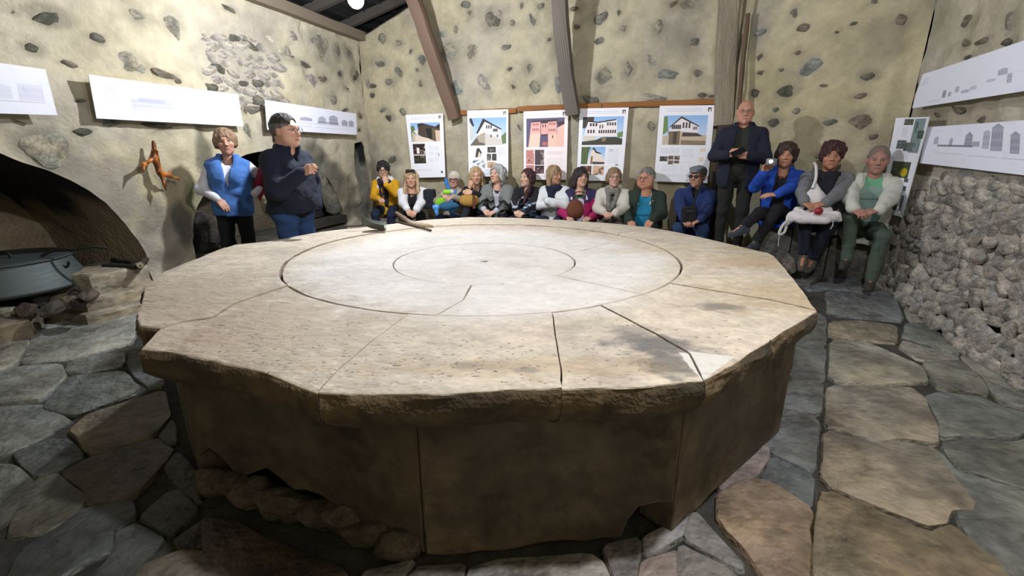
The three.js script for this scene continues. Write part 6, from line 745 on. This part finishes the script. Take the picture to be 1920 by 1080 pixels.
P.scarf = person({ dd: -0.22, at: [1152, 314, 6.85], label: 'seated woman in cream jacket with long grey scarf and thin glasses', group: row, yaw: -18, lean: 6, s: 0.98, hy: 16, hp: 6, skin: 0xcfa591, w: 1.00, hL: { at: [1144, 403, 6.42], dir: [-0.8, -0.3, 0.5], curl: 0.75 }, hR: { at: [1137, 402, 6.42], dir: [0.5, -0.3, 0.7], curl: 0.75 },
  hair: { t: 0.016, fringe: 0.058, zf: 0.02, len: 0.03, color: 0x8d7358, rough: 0.005 }, glasses: { t: 0.0016, color: 0x4a4240 }, shirt: { color: 0x77756c, neck: 0.0 }, top: { color: 0xdcd7c8, e: 0.034, open: [0.065, 0.05, -0.02], hem: -0.12, wr: 0.016 }, scarf: { color: 0x85837c, r: 0.036, tails: [[-0.06, 0.47, 0.1, -0.04, 0.3, 0.16, 0.034], [-0.04, 0.3, 0.16, -0.01, 0.06, 0.17, 0.036], [0.07, 0.47, 0.09, 0.02, 0.28, 0.16, 0.032]] }, pants: 0x6b655c, shoes: 0x2b2b2f });
P.green = person({ dd: -0.2, at: [1214, 314, 6.68], label: 'seated grey-haired man in dark green jacket with white-edged collar and teal shirt', group: row, yaw: -20, lean: 4, s: 1.06, hy: -22, hp: 2, skin: 0xc08a70, w: 1.12, fat: 0.04, hL: { at: [1217, 420, 6.2], dir: [-0.5, -0.7, 0.5], curl: 0.5 }, hR: { at: [1182, 417, 6.25], curl: 0.5 },
  hair: { t: 0.012, fringe: 0.078, zf: 0.02, color: 0x77756f, side: 0xa3a29c, rough: 0.005, ear: 0.01, nape: -0.05 }, glasses: { t: 0.0018, color: 0x3a3432 }, shirt: { color: 0x2380a6, neck: -0.01, fn: (a, u) => (Math.abs(u - 0.22) < 0.012 || Math.abs(a - 0.03) < 0.004) ? col(0x1b5f80) : col(0x2586ac) }, top: { color: 0x2c3a30, e: 0.03, open: [0.07, 0.12, -0.1, 0.01, 0.0], hem: -0.14, collar: { r: 0.012, h: 0.022 }, lapel: 0xd0d2cc }, pants: 0x22262e, shoes: 0x1b1b1f });
P.cap = person({ dd: -0.2, at: [1311, 308, 6.42], label: 'seated man in grey flat cap and blue jacket with black crossbody pouch, looking left', group: row, yaw: -24, lean: 6, s: 1.06, hy: -24, hp: 2, skin: 0xb98a72, w: 1.08, hL: { at: [1297, 424, 5.88], dir: [-0.8, -0.4, 0.4], curl: 0.8 }, hR: { at: [1288, 424, 5.88], dir: [0.5, -0.5, 0.7], curl: 0.8 }, cap: 0x7f8386,
  hair: { t: 0.004, fringe: 0.08, zf: 0.02, color: 0x6a6058, rough: 0.002, ear: 0.0, nape: -0.05, flat: 1 }, glasses: { dark: 1, color: 0x1a1614, t: 0.003, r: 0.019 }, shirt: { color: 0x1b1b26, neck: 0.02 }, top: { color: 0x24376a, e: 0.032, open: [0.05, 0.0, 0.38], hem: -0.14, collar: { r: 0.014, h: 0.03, t: 0.02 } }, pants: 0x2c4468, shoes: 0x1b1b1f });
P.stand = person({ at: [1401, 188, 5.55], stand: 1, floor: 0.3, label: 'bald man standing by the post in dark navy jacket, holding a phone', yaw: -26, lean: -3, s: 1.0, hy: 2, hp: 0, skin: 0xb98670, w: 1.12, fat: 0.012, hL: { at: [1393, 291, 5.24], dir: [-0.85, 0.2, 0.4], back: [0.3, 0.2, 1], curl: 0.75 }, hR: { at: [1376, 287, 5.24], dir: [0.7, 0.25, 0.5], back: [-0.3, 0.2, 1], curl: 0.75 }, brow: 0x8a7466, mous: 0x9a8578,
  glasses: { t: 0.0016, color: 0x5a4a44 }, shirt: { color: 0x2b2e26, neck: 0.0, hem: -0.14, e: 0.012 }, top: { color: 0x161b2e, e: 0.032, open: [0.06, 0.1, -0.3], hem: -0.16, collar: { r: 0.014, h: 0.03, t: 0.016 } }, pants: 0x1e1f1c, shoes: 0x17171a });
P.blue = person({ at: [1478, 265, 5.36], floor: 0.3, label: 'seated woman in bright blue jacket holding up a small camera, legs crossed', yaw: -34, lean: 2, s: 0.98, hy: 4, hp: 2, skin: 0xb9856a, hR: { at: [1436, 312, 5.1], dir: [0.25, 1, 0.15], back: [-0.7, 0.1, -0.5], pole: [-0.6, -1, 0.3], curl: 0.6 }, hL: { at: [1430, 375, 4.92], dir: [-0.9, -0.1, 0.3], curl: 0.3 },
  hair: { t: 0.024, fringe: 0.05, zf: 0.03, len: 0.03, color: 0x3a2922, rough: 0.008, top: 0.008 }, shirt: { color: 0x14161c, v: 0.07, e: 0.008 }, top: { color: 0x1d4cb4, e: 0.026, open: [0.06, 0.07, -0.1], hem: -0.13, collar: { r: 0.012, h: 0.025 } }, pants: 0x14151a, shoes: 0x3a424a, sole: 0x55595c, fR: { at: [1393, 424, 4.86], pole: [0.3, 1, 0.5], dir: [-0.75, -0.25, 0.65] }, fL: { at: [1418, 452, 5.0], dir: [-0.3, 0, 1] }, pantCut: 0.94 });
P.grey = person({ at: [1565, 262, 5.0], floor: 0.2, label: 'seated woman with dark red hair in grey cardigan, white tote bag on her lap', yaw: -34, lean: 3, s: 1.02, hy: 6, hp: 0, skin: 0xa9755c, w: 1.06, bust: 1, hR: { at: [1520, 390, 4.6], dir: [0.8, -0.4, 0.4], curl: 0.6 }, hL: { at: [1530, 387, 4.6], dir: [-0.85, -0.3, 0.4], curl: 0.6 },
  hair: { t: 0.024, fringe: 0.05, zf: 0.03, color: 0x3b1a1c, rough: 0.012, top: 0.014, ear: -0.02, nape: -0.06 }, shirt: { color: 0x17171f, neck: 0.0 }, top: { name: 'cardigan', color: 0x75777a, e: 0.026, open: [0.08, 0.05, -0.1], hem: -0.12, hole: 0.075 }, scarf: { color: 0x1b1b26, r: 0.03, tails: [[-0.04, 0.46, 0.09, -0.03, 0.2, 0.13, 0.045], [0.04, 0.46, 0.09, 0.03, 0.2, 0.13, 0.045]] }, pants: 0x161d30, shoes: 0x57524a, sole: 0x3a3836, fR: { at: [1507, 479, 4.68], dir: [0.0, -0.45, 1] }, fL: { at: [1524, 486, 4.78], dir: [-0.2, -0.3, 1] }, pantCut: 0.9 });
P.man = person({ at: [1652, 274, 4.8], floor: 0.12, label: 'seated grey-haired man in white jacket over pale green shirt, in the corner', yaw: -34, lean: 4, s: 1.02, hy: 2, hp: -2, skin: 0xa07464, w: 1.04, hR: { at: [1612, 401, 4.4], dir: [0.6, -0.3, 0.6], curl: 0.7 }, hL: { at: [1630, 400, 4.38], dir: [-0.85, -0.2, 0.4], curl: 0.7 }, mous: 0x8a8078,
  hair: { t: 0.005, fringe: 0.078, zf: 0.03, color: 0x77685c, rough: 0.003, ear: 0.012, nape: -0.04 }, shirt: { color: 0x7f9c90, neck: 0.0, fn: (a, u) => Math.abs(u - 0.3) < 0.006 ? col(0x50685f) : u > 0.42 || Math.abs(a) > 0.1 ? col(0x6fae86) : col(0x86a096) }, top: { color: 0xcfd0c4, e: 0.032, open: [0.1, 0.1, -0.1], hem: -0.15, hood: 0xcfd0c6, wr: 0.016 }, pants: 0x4b5a4e, shoes: 0x3e3830, fR: { at: [1588, 484, 4.55], dir: [-0.2, -0.05, 1] }, fL: { at: [1633, 524, 4.4], dir: [-0.1, -0.05, 1] } });
P.vest = person({ at: [416, 240, 5.0], stand: 1, label: 'standing woman in light blue vest over white sleeves, hands in her pockets', yaw: 18, lean: -4, side: 2, s: 0.97, hy: 12, hp: 2, hr: 4, skin: 0xb88b74, w: 0.98, bust: 1, hR: { at: [418, 384, 4.78], dir: [0.6, -0.8, 0.2], pole: [-1, 0.1, -0.6], curl: 0.2 }, hL: { at: [473, 376, 4.86], dir: [-0.35, -0.9, 0.2], pole: [1, 0, -0.7], hide: 1 },
  hair: { t: 0.02, fringe: 0.05, zf: 0.01, len: 0.02, color: 0x7a6048, rough: 0.006, streak: 0x93785c }, shirt: { color: 0xdcdce4, arms: 1, v: 0.04 }, top: { name: 'vest', color: 0x4777bd, e: 0.03, sleeveless: 1, open: [0.06, 0.0, 0.12], hem: -0.1, collar: { r: 0.016, h: 0.02 } }, pants: 0x15161d, shoes: 0x1b1b1f });
P.speaker = person({ at: [531, 213, 4.25], stand: 1, label: 'standing man with glasses in navy jacket and jeans, talking in profile with raised fist', yaw: 66, lean: 3, s: 1.04, hs: 1.12, hy: 14, hp: 2, skin: 0xc79a82, w: 1.01, fat: 0.022, hR: { at: [579, 318, 4.0], dir: [0.1, 0.35, 0.9], back: [-0.9, 0.3, 0.1], pole: [-0.5, -1, -0.2], curl: 0.95 }, hL: { at: [0.22, 0.9, 0.08, 0], hide: 1 },
  hair: { t: 0.009, fringe: 0.082, zf: 0.0, color: 0x2c2622, side: 0x6b6662, rough: 0.003, ear: 0.008, nape: -0.06 }, glasses: { t: 0.0018, color: 0x4a4240 }, shirt: { color: 0x10131c, neck: 0.02 }, top: { color: 0x141b30, e: 0.034, open: [0.035, 0.0, 0.4], hem: 0.0, collar: { r: 0.012, h: 0.03, t: 0.016 }, wr: 0.014 }, pants: 0x33507f, shoes: 0x2a2420 });
P.hidden = person({ at: [528, 242, 5.0], stand: 1, label: 'person in dark red top and blue jeans, mostly hidden behind the talking man', yaw: 30, lean: 0, s: 0.97, hy: 10, skin: 0xc79a80, w: 1.06, hR: { at: [499, 395, 4.9], curl: 0.5, pole: [-0.3, 0, -1], hide: 1 }, hL: { at: [552, 390, 4.95], hide: 1, pole: [0.2, 0, -1] }, hair: { t: 0.012, fringe: 0.07, zf: 0.01, color: 0x3a2f2a, ear: 0 }, top: { name: 'top', color: 0x8d1f33, hem: -0.1, e: 0.03, hole: 0.05 }, pants: 0x56779f, shoes: 0x2b2b2f });
// ---------------------------------------------------------------- things people carry
const rbox = (a, b, c, r) => (x, y, z) => { const q = [Math.abs(x) - a, Math.abs(y) - b, Math.abs(z) - c]; return Math.hypot(Math.max(q[0], 0), Math.max(q[1], 0), Math.max(q[2], 0)) + Math.min(0, Math.max(...q)) - r; };
const ell2 = (x, y, z, a, b, c) => ell(V(x, y, z), V(a, b, c));
function carried(name, label, cat, pos, f, r, cell, mat, fn) { const t = thing(name, label, cat, pos); blob('body', t, (x, y, z) => f(x, y, z) + 0.03 * Math.abs(fbm(x * 13 + pos.x, y * 13, z * 13, 3) - 0.5) - 0.003, [-r, -r, -r], [r, r, r], cell, mat, fn); return t; }
const tube = (t, name, pts, r, mat) => mesh(name, new THREE.TubeGeometry(new THREE.CatmullRomCurve3(pts.map((p) => p.clone().sub(t.position))), 30, r, 7), mat, t);
{ const t = carried('round_bag', 'round brown bag held against the magenta jacket', 'bag', ptD(1079, 392, 6.4), join([ell2(0, 0, 0, 0.118, 0.13, 0.075), ell2(0, -0.04, 0.01, 0.11, 0.09, 0.08)], 0.04), 0.2, 0.008, cloth(0x6f3a24, 0.6)); tube(t, 'strap', [ptD(1075, 372, 6.4), ptD(1082, 360, 6.52), ptD(1098, 362, 6.54), ptD(1094, 372, 6.42)], 0.007, cloth(0x5a2c1c, 0.6)); }
{ const t = carried('shoulder_bag', 'mustard yellow bag with brown strap on the blonde woman\'s lap', 'bag', ptD(880, 376, 6.98), join([ell2(0, -0.01, 0, 0.15, 0.085, 0.07), cap(V(-0.1, 0.05, 0), V(0.1, 0.045, 0), 0.03)], 0.03), 0.24, 0.008, cloth(0xb58a3e, 0.7)); mesh('strap', new THREE.BoxGeometry(0.04, 0.2, 0.012).translate(0.075, -0.01, 0.085), cloth(0x6a3a22, 0.6), t); }
{ const t = carried('lime_pouch', 'lime green pouch lower on the beige person\'s lap', 'bag', ptD(826, 379, 7.0), ell2(0, 0, 0, 0.085, 0.07, 0.06), 0.14, 0.008, cloth(0x86c81f, 0.6)); t.rotation.z = 0.4; }
carried('lime_bottle', 'lime green cap of a bottle high on the beige person\'s chest', 'bottle', ptD(840, 360, 7.15), join([cap(V(-0.045, 0, 0), V(0.03, 0.005, 0), 0.036), cap(V(0.03, 0.005, 0), V(0.07, 0.0, 0), 0.03)], 0.01), 0.14, 0.007, M(0xffffff, 0.5, { vertexColors: true }), (x) => x > 0.045 ? col(0xcfd8dc) : col(0x93d428));
carried('teal_bag', 'teal blue bag on the lap below the lime green pouch', 'bag', ptD(843, 386, 6.95), join([ell2(0, 0, 0, 0.15, 0.06, 0.08), ell2(-0.05, -0.01, 0.02, 0.1, 0.06, 0.07)], 0.03), 0.22, 0.009, cloth(0x1f5c7e, 0.6));
carried('blue_plastic_bag', 'crumpled light blue plastic bag hanging by the beige person\'s knee', 'bag', ptD(818, 391, 6.95), join([ell2(0, 0.02, 0, 0.06, 0.045, 0.04), ell2(0.005, -0.05, 0, 0.035, 0.06, 0.03)], 0.02), 0.14, 0.007, M(0x5d9be0, 0.4));
{ const t = carried('blue_shoulder_strap', 'bright blue folded bag strap over the beige jacket shoulder', 'strap', ptD(840, 347, 7.2), join([cap(V(-0.03, 0.08, -0.04), V(-0.02, 0.03, 0.01), 0.024), cap(V(-0.02, 0.03, 0.01), V(0.01, -0.05, 0.02), 0.026), cap(V(0.01, -0.05, 0.02), V(0.03, -0.11, 0.02), 0.022)], 0.02), 0.14, 0.007, cloth(0x2f77c4, 0.6)); }
carried('backpack', 'black backpack on the bench right of the white jacket', 'bag', ptD(806, 373, 7.45), rbox(0.06, 0.12, 0.07, 0.03), 0.22, 0.01, cloth(0x161a26, 0.8));
{ const t = carried('crossbody_pouch', 'black crossbody pouch on the blue jacket of the man in the cap', 'bag', ptD(1292, 402, 5.78), rbox(0.07, 0.085, 0.025, 0.015), 0.15, 0.008, cloth(0x14141a, 0.6)); t.rotation.z = 0.1; tube(t, 'strap', [ptD(1298, 392, 5.79), ptD(1307, 372, 5.87), ptD(1318, 352, 5.94), ptD(1322, 344, 6.0)], 0.012, cloth(0x15151b, 0.6)); mesh('zip', new THREE.BoxGeometry(0.1, 0.004, 0.004).translate(0, 0.05, 0.042), M(0x8a8a90, 0.4, { metalness: 0.6 }), t); }
{ const p = ptD(1384, 285, 5.17), t = thing('mobile_phone', 'dark mobile phone in the hands of the standing bald man', 'phone', p); mesh('case', new THREE.BoxGeometry(0.145, 0.075, 0.009), M(0x15161a, 0.35), t); mesh('screen', new THREE.BoxGeometry(0.135, 0.067, 0.002).translate(0, 0, -0.0056), M(0x0a0b0d, 0.1), t); t.rotation.set(-0.9, -0.45, 0.15); }
{ const p = ptD(1446, 303, 4.98), t = thing('small_camera', 'small camera with bright front held up by the woman in blue', 'camera', p), c = new THREE.Shape(); const w = 0.05, h = 0.03, r = 0.01; c.moveTo(-w + r, -h); c.lineTo(w - r, -h); c.quadraticCurveTo(w, -h, w, -h + r); c.lineTo(w, h - r); c.quadraticCurveTo(w, h, w - r, h); c.lineTo(-w + r, h); c.quadraticCurveTo(-w, h, -w, h - r); c.lineTo(-w, -h + r); c.quadraticCurveTo(-w, -h, -w + r, -h); mesh('case', new THREE.ExtrudeGeometry(c, { depth: 0.018, bevelEnabled: true, bevelSize: 0.003, bevelThickness: 0.003 }), M(0x2a2a2e, 0.4), t); mesh('lens', new THREE.CylinderGeometry(0.02, 0.022, 0.016, 24).rotateX(Math.PI / 2).translate(-0.01, 0, 0.028), M(0x88888c, 0.25, { metalness: 0.8 }), t);
  mesh('flash_lamp', new THREE.SphereGeometry(0.016, 16, 12).scale(1, 1, 0.5).translate(-0.008, 0.002, 0.038), new THREE.MeshStandardMaterial({ color: 0xffffff, emissive: 0xffffff, emissiveIntensity: 3 }), t); const L = new THREE.PointLight(0xffffff, 0.05, 0, 2); L.position.set(-0.008, 0.002, 0.06); L.castShadow = true; t.add(L); t.rotation.y = -0.3; }
{ // white cotton tote on the lap
  const p = ptD(1524, 405, 4.62), t = thing('tote_bag', 'white cotton tote bag with long handles on the lap of the woman in grey', 'bag', p), q = (x, y, d) => ptD(x, y, d).sub(p);
  const f0 = join([cap(q(1488, 405, 4.72), q(1562, 407, 4.52), 0.055, 0.05), cap(q(1496, 396, 4.8), q(1552, 398, 4.62), 0.045), cap(q(1500, 411, 4.62), q(1548, 412, 4.5), 0.045), cap(q(1482, 408, 4.72), q(1475, 420, 4.72), 0.03, 0.02), cap(q(1568, 404, 4.52), q(1575, 412, 4.5), 0.04, 0.02)], 0.05), fc = q(1534, 374, 4.7), fl = ell(V(0, 0, 0), V(0.1, 0.1, 0.035)), f2 = cap(q(1531, 346, 4.8), q(1533, 368, 4.73), 0.012, 0.05), f1 = (x, y, z) => smin(fl(x - fc.x, y - fc.y, z - fc.z + (y - fc.y) * 0.9), f2(x, y, z), 0.04), f = (x, y, z) => smin(f0(x, y, z), f1(x, y, z), 0.04);
  blob('cloth', t, (x, y, z) => f(x, y, z) + 0.02 * (fbm(x * 14, y * 14, z * 14, 3) - 0.5), [-0.42, -0.25, -0.35], [0.42, 0.4, 0.35], 0.009, cloth(0xe2dddc, 0.9));
  tube(t, 'handle', [ptD(1523, 354, 4.76), ptD(1530, 333, 4.82), ptD(1530, 312, 4.88), ptD(1527, 306, 4.98)], 0.014, cloth(0xe4dfdf, 0.9)); tube(t, 'handle', [ptD(1478, 412, 4.7), ptD(1466, 425, 4.7), ptD(1461, 440, 4.68), ptD(1470, 436, 4.68), ptD(1475, 424, 4.68)], 0.014, cloth(0xd8d3d0, 0.9)); tube(t, 'cord', [ptD(1560, 412, 4.42), ptD(1562, 420, 4.42), ptD(1557, 430, 4.42)], 0.004, cloth(0xd8d3d0, 0.9)); tube(t, 'cord', [ptD(1462, 438, 4.68), ptD(1460, 450, 4.68), ptD(1459, 462, 4.68)], 0.004, cloth(0xd8d3d0, 0.9));
  carried('red_purse', 'small red purse under the clasped hands of the woman in grey', 'purse', ptD(1535, 396, 4.5), ell2(0, 0, 0, 0.045, 0.034, 0.03), 0.08, 0.006, M(0x8d1a2a, 0.4)); }
carried('beige_bag', 'beige cloth bag at the hip of the half hidden person', 'bag', ptD(503, 384, 4.78), join([ell2(0, 0, 0, 0.07, 0.12, 0.06), ell2(0.03, -0.03, 0, 0.07, 0.1, 0.06)], 0.04), 0.2, 0.009, cloth(0xa39a7c, 0.9));

scene.traverse((o) => { if (o.isMesh) shadow(o); });
renderer.render(scene, camera);
